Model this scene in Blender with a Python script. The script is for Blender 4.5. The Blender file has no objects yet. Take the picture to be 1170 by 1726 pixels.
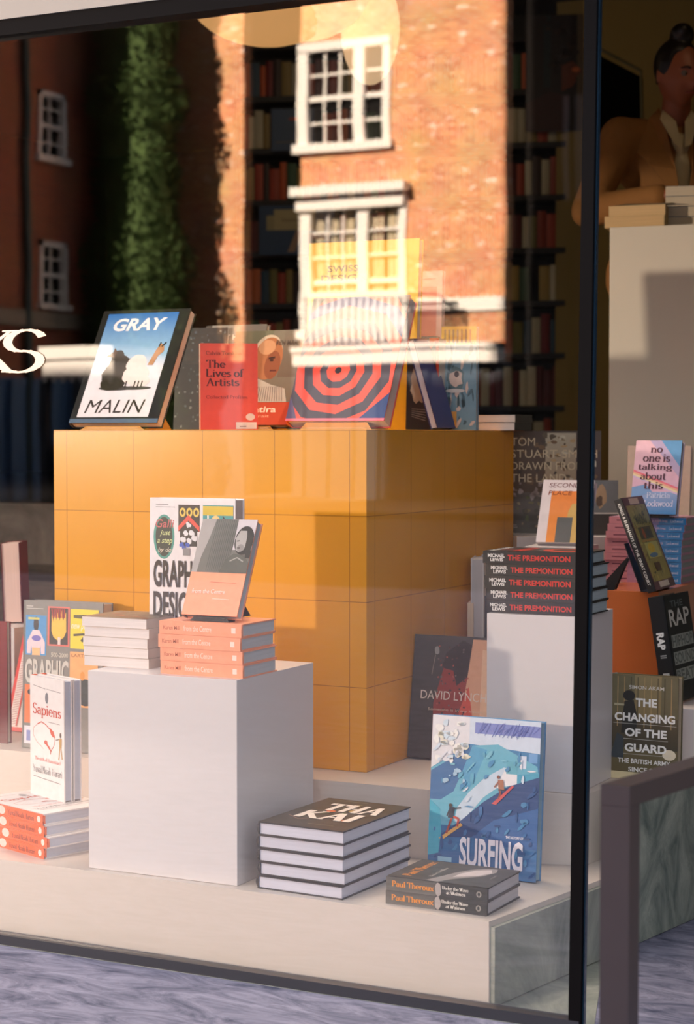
import bpy, bmesh, math, random
from mathutils import Vector, Matrix
random.seed(7)
sc = bpy.context.scene
COL = sc.collection
R = math.radians

# ------------------------------------------------------------------ camera
F = 3150.0                      # focal length in pixels of the 1170 px wide frame
CAM = Vector((0, 0, 1.16)); YAW = R(27); PITCH = math.atan(128 / F)
cd = bpy.data.cameras.new('camera'); cam = bpy.data.objects.new('camera', cd); COL.objects.link(cam)
cam.location = CAM; cam.rotation_euler = (math.pi / 2 - PITCH, 0, YAW)
cd.sensor_fit = 'HORIZONTAL'; cd.sensor_width = 24; cd.lens = F / 1170 * 24
cd.dof.use_dof = True; cd.dof.focus_distance = 4.25; cd.dof.aperture_fstop = 4.5
cd.clip_end = 300
sc.camera = cam
# ------------------------------------------------------------------ light, exposure
EXPOSURE = 0.07
SKY = 1.65
SUN = 41.0
STREET = 2500.0
sc.view_settings.view_transform = 'Standard'; sc.view_settings.look = 'None'
sc.view_settings.gamma = 1; sc.view_settings.exposure = EXPOSURE
sc.cycles.use_denoising = True
sc.cycles.sample_clamp_indirect = 6
w = bpy.data.worlds.new('sky'); sc.world = w; w.use_nodes = True
bg = w.node_tree.nodes['Background']; bg.inputs[0].default_value = (0.90, 0.92, 1.0, 1); bg.inputs[1].default_value = SKY

def lamp(name, kind, loc, energy, color, to=None, **kw):
    l = bpy.data.lights.new(name, kind); l.energy = energy; l.color = color
    for k, v in kw.items(): setattr(l, k, v)
    o = bpy.data.objects.new(name, l); COL.objects.link(o); o.location = loc
    if to is not None:
        o.rotation_euler = (Vector(to) - Vector(loc)).to_track_quat('-Z', 'Y').to_euler()
    return o
# the sun stands behind the shop, a little to the left, and lights the houses across the street
SUN_AZ, SUN_EL = R(15), R(30)
lamp('sun', 'SUN', (0, 0, 30), SUN, (1.0, 0.86, 0.68),
     to=(math.sin(SUN_AZ) * math.cos(SUN_EL), -math.cos(SUN_AZ) * math.cos(SUN_EL), 30 - math.sin(SUN_EL)), angle=R(0.5))
# added spot standing in for warm low sun from the left of the street
lamp('street_fill_spot', 'SPOT', (-7.95, -3.1, 1.95), STREET, (1.0, 0.80, 0.64), to=(-2.25, 3.9, 0.55),
     spot_size=R(27), spot_blend=0.45, shadow_soft_size=0.12)
lamp('shop_fill', 'AREA', (-4.2, 7.6, 3.4), 6, (1.0, 0.74, 0.45), to=(-4.2, 9.2, 1.6), size=1.2)  # unseen area fill for the back bookcase
lamp('shop_fill', 'AREA', (-1.2, 5.6, 3.45), 2.6, (1.0, 0.72, 0.42), to=(-1.6, 6.6, 1.7), size=0.6)  # unseen area fill for the counter and the person
lamp('display_fill', 'AREA', (-2.4, 4.4, 2.9), 20, (1.0, 0.82, 0.66), to=(-2.3, 4.1, 0.5), size=1.0, spread=R(95))  # unseen area fill added above the display
lamp('shop_fill', 'AREA', (-6.4, 6.4, 2.9), 20, (1.0, 0.86, 0.7), to=(-6.6, 7.4, 0.6), size=0.6, spread=R(100))  # area fill added to lift the dim marble riser at the left

# ------------------------------------------------------------------ pixel -> place
_f = Vector((-math.sin(YAW), math.cos(YAW), 0)); _r = Vector((math.cos(YAW), math.sin(YAW), 0)); _z = Vector((0, 0, 1))
_F = _f * math.cos(PITCH) - _z * math.sin(PITCH); _U = _f * math.sin(PITCH) + _z * math.cos(PITCH)
def ray(x, y): return _F + _r * ((x - 585) / F) + _U * ((863 - y) / F)
def at_z(x, y, z):
    d = ray(x, y); return CAM + d * ((z - CAM.z) / d.z)
def at_Y(x, y, Y):
    d = ray(x, y); return CAM + d * (Y / d.y)
def at_d(x, y, D):
    d = ray(x, y); return CAM + d * D
def on(x, D, z):                 # point of column x at depth D, put at height z
    p = at_d(x, 735, D); return Vector((p.x, p.y, z))

# ------------------------------------------------------------------ materials
def lin(c):
    return tuple(((v / 255) / 12.92 if v / 255 <= 0.04045 else ((v / 255 + 0.055) / 1.055) ** 2.4) for v in c[:3]) + (1,)
MATS = {}
def paint(name, rgb, rough=0.5, var=0.06, scale=8, bump=0.0, metal=0.0, emit=0.0, spec=0.5, coat=0.0):
    key = (name, tuple(rgb), rough, emit)
    if key in MATS: return MATS[key]
    m = bpy.data.materials.new(name); m.use_nodes = True; nt = m.node_tree; n = nt.nodes; l = nt.links
    b = n['Principled BSDF']; b.inputs['Roughness'].default_value = rough; b.inputs['Metallic'].default_value = metal
    b.inputs['Specular IOR Level'].default_value = spec; b.inputs['Coat Weight'].default_value = coat
    c = lin(rgb)
    tc = n.new('ShaderNodeTexCoord'); no = n.new('ShaderNodeTexNoise'); no.inputs['Scale'].default_value = scale
    no.inputs['Detail'].default_value = 4; l.new(tc.outputs['Object'], no.inputs['Vector'])
    mx = n.new('ShaderNodeMix'); mx.data_type = 'RGBA'
    mx.inputs[6].default_value = tuple(v * (1 - var) for v in c[:3]) + (1,)
    mx.inputs[7].default_value = tuple(min(1, v * (1 + var)) for v in c[:3]) + (1,)
    l.new(no.outputs['Fac'], mx.inputs[0]); l.new(mx.outputs[2], b.inputs['Base Color'])
    if bump:
        bp = n.new('ShaderNodeBump'); bp.inputs['Strength'].default_value = bump; bp.inputs['Distance'].default_value = 0.01
        l.new(no.outputs['Fac'], bp.inputs['Height']); l.new(bp.outputs[0], b.inputs['Normal'])
    if emit:
        l.new(mx.outputs[2], b.inputs['Emission Color']); b.inputs['Emission Strength'].default_value = emit
    MATS[key] = m; return m

def print_mat():                 # printed ink and paper: the picture is stored as face colours
    m = bpy.data.materials.new('printed_cover'); m.use_nodes = True; nt = m.node_tree
    b = nt.nodes['Principled BSDF']; b.inputs['Roughness'].default_value = 0.42
    a = nt.nodes.new('ShaderNodeAttribute'); a.attribute_name = 'Col'
    no = nt.nodes.new('ShaderNodeTexNoise'); no.inputs['Scale'].default_value = 60
    tc = nt.nodes.new('ShaderNodeTexCoord'); nt.links.new(tc.outputs['Object'], no.inputs['Vector'])
    mr = nt.nodes.new('ShaderNodeMapRange'); mr.inputs['To Min'].default_value = 0.9; mr.inputs['To Max'].default_value = 1.1
    nt.links.new(no.outputs['Fac'], mr.inputs['Value'])
    mu = nt.nodes.new('ShaderNodeVectorMath'); mu.operation = 'SCALE'
    nt.links.new(a.outputs['Color'], mu.inputs[0]); nt.links.new(mr.outputs[0], mu.inputs['Scale'])
    nt.links.new(mu.outputs[0], b.inputs['Base Color'])
    return m
PRINT = print_mat()

def pages_mat(rgb):
    key = ('pages', tuple(rgb))
    if key in MATS: return MATS[key]
    m = bpy.data.materials.new('page_block'); m.use_nodes = True; nt = m.node_tree; n = nt.nodes; l = nt.links
    b = n['Principled BSDF']; b.inputs['Roughness'].default_value = 0.8
    tc = n.new('ShaderNodeTexCoord'); mp = n.new('ShaderNodeMapping'); mp.inputs['Scale'].default_value = (3, 500, 3)
    no = n.new('ShaderNodeTexNoise'); no.inputs['Scale'].default_value = 1.5; no.inputs['Detail'].default_value = 3
    l.new(tc.outputs['Object'], mp.inputs[0]); l.new(mp.outputs[0], no.inputs['Vector'])
    c = lin(rgb); mx = n.new('ShaderNodeMix'); mx.data_type = 'RGBA'
    mx.inputs[6].default_value = tuple(v * 0.72 for v in c[:3]) + (1,); mx.inputs[7].default_value = tuple(min(1, v * 1.12) for v in c[:3]) + (1,)
    l.new(no.outputs['Fac'], mx.inputs[0]); l.new(mx.outputs[2], b.inputs['Base Color'])
    MATS[key] = m; return m

def brick_mat(name, c1, c2, mortar, white=0.0):
    m = bpy.data.materials.new(name); m.use_nodes = True; nt = m.node_tree; n = nt.nodes; l = nt.links
    b = n['Principled BSDF']; b.inputs['Roughness'].default_value = 0.9
    g = n.new('ShaderNodeNewGeometry'); sp = n.new('ShaderNodeSeparateXYZ'); l.new(g.outputs['Position'], sp.inputs[0])
    ad = n.new('ShaderNodeMath'); ad.operation = 'ADD'; l.new(sp.outputs[0], ad.inputs[0]); l.new(sp.outputs[1], ad.inputs[1])
    cb = n.new('ShaderNodeCombineXYZ'); l.new(ad.outputs[0], cb.inputs[0]); l.new(sp.outputs[2], cb.inputs[1])
    br = n.new('ShaderNodeTexBrick'); l.new(cb.outputs[0], br.inputs['Vector'])
    br.inputs['Color1'].default_value = lin(c1); br.inputs['Color2'].default_value = lin(c2); br.inputs['Mortar'].default_value = lin(mortar)
    br.inputs['Scale'].default_value = 1; br.inputs['Brick Width'].default_value = 0.23; br.inputs['Row Height'].default_value = 0.078
    br.inputs['Mortar Size'].default_value = 0.014; br.inputs['Bias'].default_value = 0.0
    no = n.new('ShaderNodeTexNoise'); no.inputs['Scale'].default_value = 1.3; no.inputs['Detail'].default_value = 5
    l.new(cb.outputs[0], no.inputs['Vector'])
    mx = n.new('ShaderNodeMix'); mx.data_type = 'RGBA'; mx.blend_type = 'MULTIPLY'; mx.inputs[0].default_value = 0.45
    l.new(br.outputs['Color'], mx.inputs[6]); l.new(no.outputs['Color'], mx.inputs[7]); out = mx.outputs[2]
    if white:
        mp = n.new('ShaderNodeMapping'); mp.inputs['Scale'].default_value = (4.2, 11, 1); l.new(cb.outputs[0], mp.inputs[0])
        n2 = n.new('ShaderNodeTexNoise'); n2.inputs['Scale'].default_value = 0.8; l.new(mp.outputs[0], n2.inputs['Vector'])
        cr = n.new('ShaderNodeMapRange'); cr.inputs['From Min'].default_value = 0.63; cr.inputs['From Max'].default_value = 0.70
        l.new(n2.outputs['Fac'], cr.inputs['Value'])
        m2 = n.new('ShaderNodeMix'); m2.data_type = 'RGBA'; l.new(cr.outputs[0], m2.inputs[0]); l.new(out, m2.inputs[6])
        m2.inputs[7].default_value = lin((235, 205, 190)); out = m2.outputs[2]
    l.new(out, b.inputs['Base Color'])
    return m

def stone_mat(name, dark, light, scale, stretch, rough=0.5, detail=8, dist=1.5):
    m = bpy.data.materials.new(name); m.use_nodes = True; nt = m.node_tree; n = nt.nodes; l = nt.links
    b = n['Principled BSDF']; b.inputs['Roughness'].default_value = rough
    g = n.new('ShaderNodeNewGeometry'); mp = n.new('ShaderNodeMapping'); mp.inputs['Scale'].default_value = stretch
    mp.inputs['Rotation'].default_value = (0.1, 0.2, 0.3)
    l.new(g.outputs['Position'], mp.inputs[0])
    no = n.new('ShaderNodeTexNoise'); no.inputs['Scale'].default_value = scale; no.inputs['Detail'].default_value = detail
    no.inputs['Distortion'].default_value = dist; no.inputs['Roughness'].default_value = 0.7
    l.new(mp.outputs[0], no.inputs['Vector'])
    cr = n.new('ShaderNodeValToRGB'); cr.color_ramp.elements[0].position = 0.32; cr.color_ramp.elements[0].color = lin(dark)
    cr.color_ramp.elements[1].position = 0.68; cr.color_ramp.elements[1].color = lin(light)
    l.new(no.outputs['Fac'], cr.inputs[0]); l.new(cr.outputs[0], b.inputs['Base Color'])
    bp = n.new('ShaderNodeBump'); bp.inputs['Strength'].default_value = 0.15; l.new(no.outputs['Fac'], bp.inputs['Height'])
    l.new(bp.outputs[0], b.inputs['Normal'])
    return m

def glass_mat(name, refl, tint, wob):
    m = bpy.data.materials.new(name); m.use_nodes = True; nt = m.node_tree; n = nt.nodes; l = nt.links
    for x in list(n): n.remove(x)
    o = n.new('ShaderNodeOutputMaterial'); t = n.new('ShaderNodeBsdfTransparent'); t.inputs[0].default_value = (*tint, 1)
    if refl <= 0:
        l.new(t.outputs[0], o.inputs[0]); return m
    gl = n.new('ShaderNodeBsdfGlossy'); gl.inputs['Roughness'].default_value = 0.0
    mx = n.new('ShaderNodeMixShader'); mx.inputs[0].default_value = refl
    g = n.new('ShaderNodeNewGeometry')
    mp = n.new('ShaderNodeMapping'); mp.inputs['Scale'].default_value = (3.0, 3.0, 8); l.new(g.outputs['Position'], mp.inputs[0])
    no = n.new('ShaderNodeTexNoise'); no.inputs['Scale'].default_value = 1.0; no.inputs['Detail'].default_value = 1
    l.new(mp.outputs[0], no.inputs['Vector'])
    sb = n.new('ShaderNodeVectorMath'); sb.operation = 'SUBTRACT'; sb.inputs[1].default_value = (0.5, 0.5, 0.5); l.new(no.outputs['Color'], sb.inputs[0])
    sl = n.new('ShaderNodeVectorMath'); sl.operation = 'SCALE'; sl.inputs['Scale'].default_value = wob; l.new(sb.outputs[0], sl.inputs[0])
    ad = n.new('ShaderNodeVectorMath'); ad.operation = 'ADD'; l.new(sl.outputs[0], ad.inputs[0]); l.new(g.outputs['Normal'], ad.inputs[1])
    nm = n.new('ShaderNodeVectorMath'); nm.operation = 'NORMALIZE'; l.new(ad.outputs[0], nm.inputs[0]); l.new(nm.outputs[0], gl.inputs['Normal'])
    l.new(t.outputs[0], mx.inputs[1]); l.new(gl.outputs[0], mx.inputs[2]); l.new(mx.outputs[0], o.inputs[0])
    return m

def tile_mat():                  # yellow laminate with thin grid joints
    m = bpy.data.materials.new('yellow_tile'); m.use_nodes = True; nt = m.node_tree; n = nt.nodes; l = nt.links
    b = n['Principled BSDF']; b.inputs['Roughness'].default_value = 0.26; b.inputs['Specular IOR Level'].default_value = 0.35
    tc = n.new('ShaderNodeTexCoord'); no = n.new('ShaderNodeTexNoise'); no.inputs['Scale'].default_value = 3
    l.new(tc.outputs['Object'], no.inputs['Vector'])
    mx = n.new('ShaderNodeMix'); mx.data_type = 'RGBA'; mx.inputs[6].default_value = lin((222, 146, 14)); mx.inputs[7].default_value = lin((240, 168, 28))
    l.new(no.outputs['Fac'], mx.inputs[0])
    sp = n.new('ShaderNodeSeparateXYZ'); l.new(tc.outputs['Object'], sp.inputs[0])
    prev = None
    for k, off in ((0, -0.046), (1, 0.046), (2, -0.002)):
        a = n.new('ShaderNodeMath'); a.operation = 'ADD'; a.inputs[1].default_value = 20 * 0.2090 - off * 1.0; l.new(sp.outputs[k], a.inputs[0])
        p = n.new('ShaderNodeMath'); p.operation = 'PINGPONG'; p.inputs[1].default_value = 0.1045; l.new(a.outputs[0], p.inputs[0])
        c = n.new('ShaderNodeMath'); c.operation = 'LESS_THAN'; c.inputs[1].default_value = 0.0009; l.new(p.outputs[0], c.inputs[0])
        if prev is None: prev = c
        else:
            q = n.new('ShaderNodeMath'); q.operation = 'MAXIMUM'; l.new(prev.outputs[0], q.inputs[0]); l.new(c.outputs[0], q.inputs[1]); prev = q
    m2 = n.new('ShaderNodeMix'); m2.data_type = 'RGBA'; l.new(prev.outputs[0], m2.inputs[0]); l.new(mx.outputs[2], m2.inputs[6])
    m2.inputs[7].default_value = lin((170, 105, 10)); l.new(m2.outputs[2], b.inputs['Base Color'])
    return m

# ------------------------------------------------------------------ mesh helpers
class MB:
    def __init__(s): s.v = []; s.f = []; s.m = []; s.cur = 0
    def poly(s, pts):
        b = len(s.v); s.v += [tuple(p) for p in pts]; s.f.append(list(range(b, b + len(pts)))); s.m.append(s.cur)
    def box(s, x0, x1, y0, y1, z0, z1):
        b = len(s.v)
        s.v += [(x0, y0, z0), (x1, y0, z0), (x1, y1, z0), (x0, y1, z0), (x0, y0, z1), (x1, y0, z1), (x1, y1, z1), (x0, y1, z1)]
        for q in ((3, 2, 1, 0), (4, 5, 6, 7), (0, 1, 5, 4), (1, 2, 6, 5), (2, 3, 7, 6), (3, 0, 4, 7)):
            s.f.append([b + i for i in q]); s.m.append(s.cur)
        return s
    def prism(s, pts, z0, z1):   # pts: (x, y) counter-clockwise
        b = len(s.v); k = len(pts)
        s.v += [(p[0], p[1], z0) for p in pts] + [(p[0], p[1], z1) for p in pts]
        s.f.append([b + i for i in reversed(range(k))]); s.f.append([b + k + i for i in range(k)]); s.m += [s.cur] * 2
        for i in range(k):
            j = (i + 1) % k; s.f.append([b + i, b + j, b + k + j, b + k + i]); s.m.append(s.cur)
        return s
    def tube(s, pts, rads, n=10, cap=True):
        pts = [Vector(p) for p in pts]
        if not hasattr(rads, '__len__'): rads = [rads] * len(pts)
        b = len(s.v); up = Vector((0.02, 0.01, 1))
        for i, p in enumerate(pts):
            t = (pts[min(i + 1, len(pts) - 1)] - pts[max(i - 1, 0)]).normalized()
            if abs(t.dot(up.normalized())) > 0.95: up = Vector((1, 0.03, 0.02))
            a = t.cross(up).normalized(); c = t.cross(a).normalized()
            for k in range(n):
                th = 2 * math.pi * k / n; s.v.append(tuple(p + (a * math.cos(th) + c * math.sin(th)) * rads[i]))
        for i in range(len(pts) - 1):
            for k in range(n):
                k2 = (k + 1) % n; s.f.append([b + i * n + k, b + i * n + k2, b + (i + 1) * n + k2, b + (i + 1) * n + k]); s.m.append(s.cur)
        if cap:
            s.f.append([b + k for k in reversed(range(n))]); e = b + (len(pts) - 1) * n; s.f.append([e + k for k in range(n)]); s.m += [s.cur] * 2
        return s
    def ball(s, c, r, n=14, h=9):
        if not hasattr(r, '__len__'): r = (r, r, r)
        b = len(s.v)
        for i in range(1, h):
            ph = math.pi * i / h
            for k in range(n):
                th = 2 * math.pi * k / n
                s.v.append((c[0] + r[0] * math.sin(ph) * math.cos(th), c[1] + r[1] * math.sin(ph) * math.sin(th), c[2] + r[2] * math.cos(ph)))
        s.v.append((c[0], c[1], c[2] + r[2])); s.v.append((c[0], c[1], c[2] - r[2])); T = len(s.v) - 2
        for i in range(h - 2):
            for k in range(n):
                k2 = (k + 1) % n; s.f.append([b + i * n + k, b + (i + 1) * n + k, b + (i + 1) * n + k2, b + i * n + k2]); s.m.append(s.cur)
        for k in range(n):
            k2 = (k + 1) % n; s.f.append([T, b + k, b + k2]); e = b + (h - 2) * n; s.f.append([T + 1, e + k2, e + k]); s.m += [s.cur] * 2
        return s
    def capsule(s, a, b, ra, rb, n=14):
        s.ball(a, ra, n); s.ball(b, rb, n); s.tube([a, b], [ra, rb], n); return s
    def build(s, name, mats, parent=None, smooth=False, bevel=0.0, mat=None):
        me = bpy.data.meshes.new(name); me.from_pydata(s.v, [], s.f)
        if not isinstance(mats, (list, tuple)): mats = [mats]
        for m in mats: me.materials.append(m)
        me.polygons.foreach_set('material_index', s.m)
        if smooth: me.polygons.foreach_set('use_smooth', [True] * len(s.f))
        me.update()
        o = bpy.data.objects.new(name, me); COL.objects.link(o)
        if mat is not None: o.matrix_world = mat
        if parent is not None: o.parent = parent
        if bevel:
            bv = o.modifiers.new('bevel', 'BEVEL'); bv.width = bevel; bv.segments = 2; bv.limit_method = 'ANGLE'
        return o
def tag(o, label, cat, group=None):
    o['label'] = label; o['category'] = cat
    if group: o['group'] = group
    return o
def struct(o): o['kind'] = 'structure'; return o
def empty(name, label, cat, M, group=None):
    e = bpy.data.objects.new(name, None); COL.objects.link(e); e.empty_display_size = 0.05; e.matrix_world = M
    return tag(e, label, cat, group)
def T(p, yaw=0): return Matrix.Translation(p) @ Matrix.Rotation(R(yaw), 4, 'Z')

# ------------------------------------------------------------------ lettering
def text_shape(s, bold=0.0, shear=0.0):
    c = bpy.data.curves.new('t', 'FONT'); c.body = s; c.offset = bold; c.shear = shear; c.resolution_u = 3; c.fill_mode = 'FRONT'
    o = bpy.data.objects.new('t', c); me = bpy.data.meshes.new_from_object(o)
    vs = [v.co.copy() for v in me.vertices]; fs = [list(p.vertices) for p in me.polygons]
    bpy.data.objects.remove(o); bpy.data.meshes.remove(me); bpy.data.curves.remove(c)
    return vs, fs
# a small serif alphabet drawn with a broad pen: l = line, o = oval arc, s = serif
XH = 0.62
def g_l(*p): return ('l', p)
def g_o(cx, cy, rx, ry, a0=0, a1=360): return ('o', (cx, cy, rx, ry, a0, a1))
def g_s(x, y, h=0.12): return ('s', (x, y, h))
SERIF = {
 ' ': (0.3, []),
 'n': (.72, [g_l(.16, 0, .16, XH), g_o(.36, .38, .2, .22, 0, 170), g_l(.56, 0, .56, .4), g_s(.16, 0), g_s(.56, 0), g_s(.1, XH, .06)]),
 'h': (.72, [g_l(.16, 0, .16, 1), g_o(.36, .38, .2, .22, 0, 170), g_l(.56, 0, .56, .4), g_s(.16, 0), g_s(.56, 0), g_s(.1, 1, .06)]),
 'm': (1.1, [g_l(.16, 0, .16, XH), g_o(.34, .38, .18, .22, 0, 170), g_l(.52, 0, .52, .4), g_o(.72, .38, .2, .22, 0, 170), g_l(.92, 0, .92, .4), g_s(.16, 0), g_s(.52, 0), g_s(.92, 0), g_s(.1, XH, .06)]),
 'u': (.74, [g_l(.16, .2, .16, XH), g_o(.35, .22, .19, .22, 180, 350), g_l(.56, 0, .56, XH), g_s(.1, XH, .06), g_s(.5, XH, .06), g_s(.6, 0, .06)]),
 'r': (.52, [g_l(.16, 0, .16, XH), g_o(.36, .4, .18, .2, 50, 170), g_s(.16, 0), g_s(.1, XH, .06), g_l(.43, .5, .46, .58)]),
 'i': (.34, [g_l(.17, 0, .17, XH), g_s(.17, 0), g_s(.11, XH, .06), g_l(.17, .8, .17, .92)]),
 'l': (.34, [g_l(.17, 0, .17, 1), g_s(.17, 0), g_s(.11, 1, .06)]),
 'o': (.66, [g_o(.33, .31, .25, .31)]),
 'c': (.58, [g_o(.33, .31, .25, .31, 45, 320)]),
 'e': (.62, [g_o(.33, .31, .25, .31, 0, 320), g_l(.1, .33, .56, .33)]),
 'd': (.72, [g_o(.32, .31, .24, .31), g_l(.57, 0, .57, 1), g_s(.51, 1, .06), g_s(.62, 0, .05)]),
 'b': (.72, [g_o(.4, .31, .24, .31), g_l(.15, 0, .15, 1), g_s(.1, 1, .06)]),
 'p': (.72, [g_o(.4, .31, .24, .31), g_l(.15, -.32, .15, XH), g_s(.15, -.32), g_s(.1, XH, .06)]),
 'g': (.68, [g_o(.32, .36, .22, .25), g_o(.34, -.14, .26, .16), g_l(.48, .55, .66, .6)]),
 'a': (.62, [g_o(.3, .42, .2, .2, 10, 150), g_l(.49, .05, .49, .45), g_o(.3, .18, .2, .18, 60, 360), g_s(.54, 0, .06)]),
 's': (.5, [g_o(.25, .46, .15, .15, 30, 270), g_o(.25, .16, .17, .16, -90, 90), g_o(.25, .16, .17, .16, 200, 270)]),
 't': (.42, [g_l(.18, .1, .18, .84), g_o(.29, .12, .11, .12, 180, 320), g_l(.04, XH, .36, XH)]),
 'f': (.42, [g_l(.17, 0, .17, .8), g_o(.31, .82, .14, .17, 40, 180), g_l(.04, XH, .34, XH), g_s(.17, 0)]),
 'k': (.7, [g_l(.16, 0, .16, 1), g_l(.2, .28, .5, .6), g_l(.3, .38, .58, 0), g_s(.16, 0), g_s(.58, 0), g_s(.5, .62), g_s(.1, 1, .06)]),
 'v': (.64, [g_l(.08, XH, .32, 0), g_l(.32, 0, .56, XH), g_s(.08, XH), g_s(.56, XH)]),
 'w': (.94, [g_l(.08, XH, .28, 0), g_l(.28, 0, .47, XH), g_l(.47, XH, .66, 0), g_l(.66, 0, .86, XH), g_s(.08, XH), g_s(.86, XH)]),
 'x': (.64, [g_l(.08, XH, .56, 0), g_l(.08, 0, .56, XH), g_s(.08, 0), g_s(.56, 0), g_s(.08, XH), g_s(.56, XH)]),
 'y': (.64, [g_l(.08, XH, .32, 0), g_l(.16, -.3, .56, XH), g_s(.08, XH), g_s(.56, XH)]),
 'T': (.84, [g_l(.42, 0, .42, 1), g_l(.06, .98, .78, .98), g_l(.07, .8, .07, 1), g_l(.77, .8, .77, 1), g_s(.42, 0)]),
 'L': (.74, [g_l(.18, 0, .18, 1), g_l(.12, .02, .64, .02), g_l(.64, 0, .64, .2), g_s(.18, 1)]),
 'A': (.86, [g_l(.1, 0, .42, 1), g_l(.42, 1, .74, 0), g_l(.22, .35, .62, .35), g_s(.1, 0), g_s(.74, 0)]),
 'C': (.86, [g_o(.46, .5, .36, .5, 45, 315), g_l(.73, .7, .73, .9)]),
 'H': (.92, [g_l(.18, 0, .18, 1), g_l(.72, 0, .72, 1), g_l(.2, .5, .7, .5), g_s(.18, 0), g_s(.72, 0), g_s(.18, 1), g_s(.72, 1)]),
 'I': (.44, [g_l(.2, 0, .2, 1), g_s(.2, 0), g_s(.2, 1)]),
 'K': (.88, [g_l(.18, 0, .18, 1), g_l(.2, .4, .66, 1), g_l(.34, .55, .76, 0), g_s(.18, 0), g_s(.76, 0), g_s(.18, 1), g_s(.66, 1)]),
 'N': (.92, [g_l(.18, 0, .18, 1), g_l(.18, 1, .74, 0), g_l(.74, 0, .74, 1), g_s(.18, 0), g_s(.18, 1), g_s(.74, 1)]),
 'P': (.76, [g_l(.18, 0, .18, 1), g_o(.36, .73, .3, .27, -90, 90), g_l(.18, .99, .38, .99), g_l(.18, .46, .38, .46), g_s(.18, 0), g_s(.14, 1, .08)]),
 'S': (.66, [g_o(.33, .74, .22, .25, 20, 270), g_o(.33, .25, .25, .25, -90, 90), g_o(.33, .25, .25, .25, 190, 270)]),
 'U': (.88, [g_l(.18, .3, .18, 1), g_o(.45, .32, .27, .32, 180, 360), g_l(.72, .3, .72, 1), g_s(.18, 1), g_s(.72, 1)]),
 'W': (1.1, [g_l(.08, 1, .34, 0), g_l(.34, 0, .56, 1), g_l(.56, 1, .78, 0), g_l(.78, 0, 1.0, 1), g_s(.08, 1), g_s(1.0, 1)]),
 'Y': (.8, [g_l(.08, 1, .4, .45), g_l(.72, 1, .4, .45), g_l(.4, 0, .4, .46), g_s(.4, 0), g_s(.08, 1), g_s(.72, 1)]),
}
def serif_shape(s, thick=0.13, thin=0.045, slant=0.0):
    vs, fs = [], []; x0 = 0
    def stroke(pts):
        for (ax, ay), (bx, by) in zip(pts, pts[1:]):
            dx, dy = bx - ax, by - ay; L = math.hypot(dx, dy)
            if L < 1e-6: continue
            wd = thin + (thick - thin) * abs(dy / L) ** 1.3
            if dy * dx > 0 and abs(dx) > 0.25: wd = thin + (wd - thin) * 0.35
            nx, ny = -dy / L * wd / 2, dx / L * wd / 2; ex, ey = dx / L * .008, dy / L * .008
            b = len(vs)
            for px, py in ((ax + nx - ex, ay + ny - ey), (ax - nx - ex, ay - ny - ey), (bx - nx + ex, by - ny + ey), (bx + nx + ex, by + ny + ey)):
                vs.append(Vector((x0 + px + slant * py, py, 8e-6 * (len(fs) % 40))))
            fs.append([b, b + 1, b + 2, b + 3])
    for ch in s:
        adv, parts = SERIF.get(ch, SERIF['o'])
        for k, p in parts:
            if k == 'l': stroke([(p[0], p[1]), (p[2], p[3])])
            elif k == 's': stroke([(p[0] - p[2], p[1]), (p[0] + p[2], p[1])])
            else:
                cx, cy, rx, ry, a0, a1 = p; n = max(4, int(abs(a1 - a0) / 20))
                stroke([(cx + rx * math.cos(R(a0 + (a1 - a0) * i / n)), cy + ry * math.sin(R(a0 + (a1 - a0) * i / n))) for i in range(n + 1)])
        x0 += adv
    return vs, fs

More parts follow.
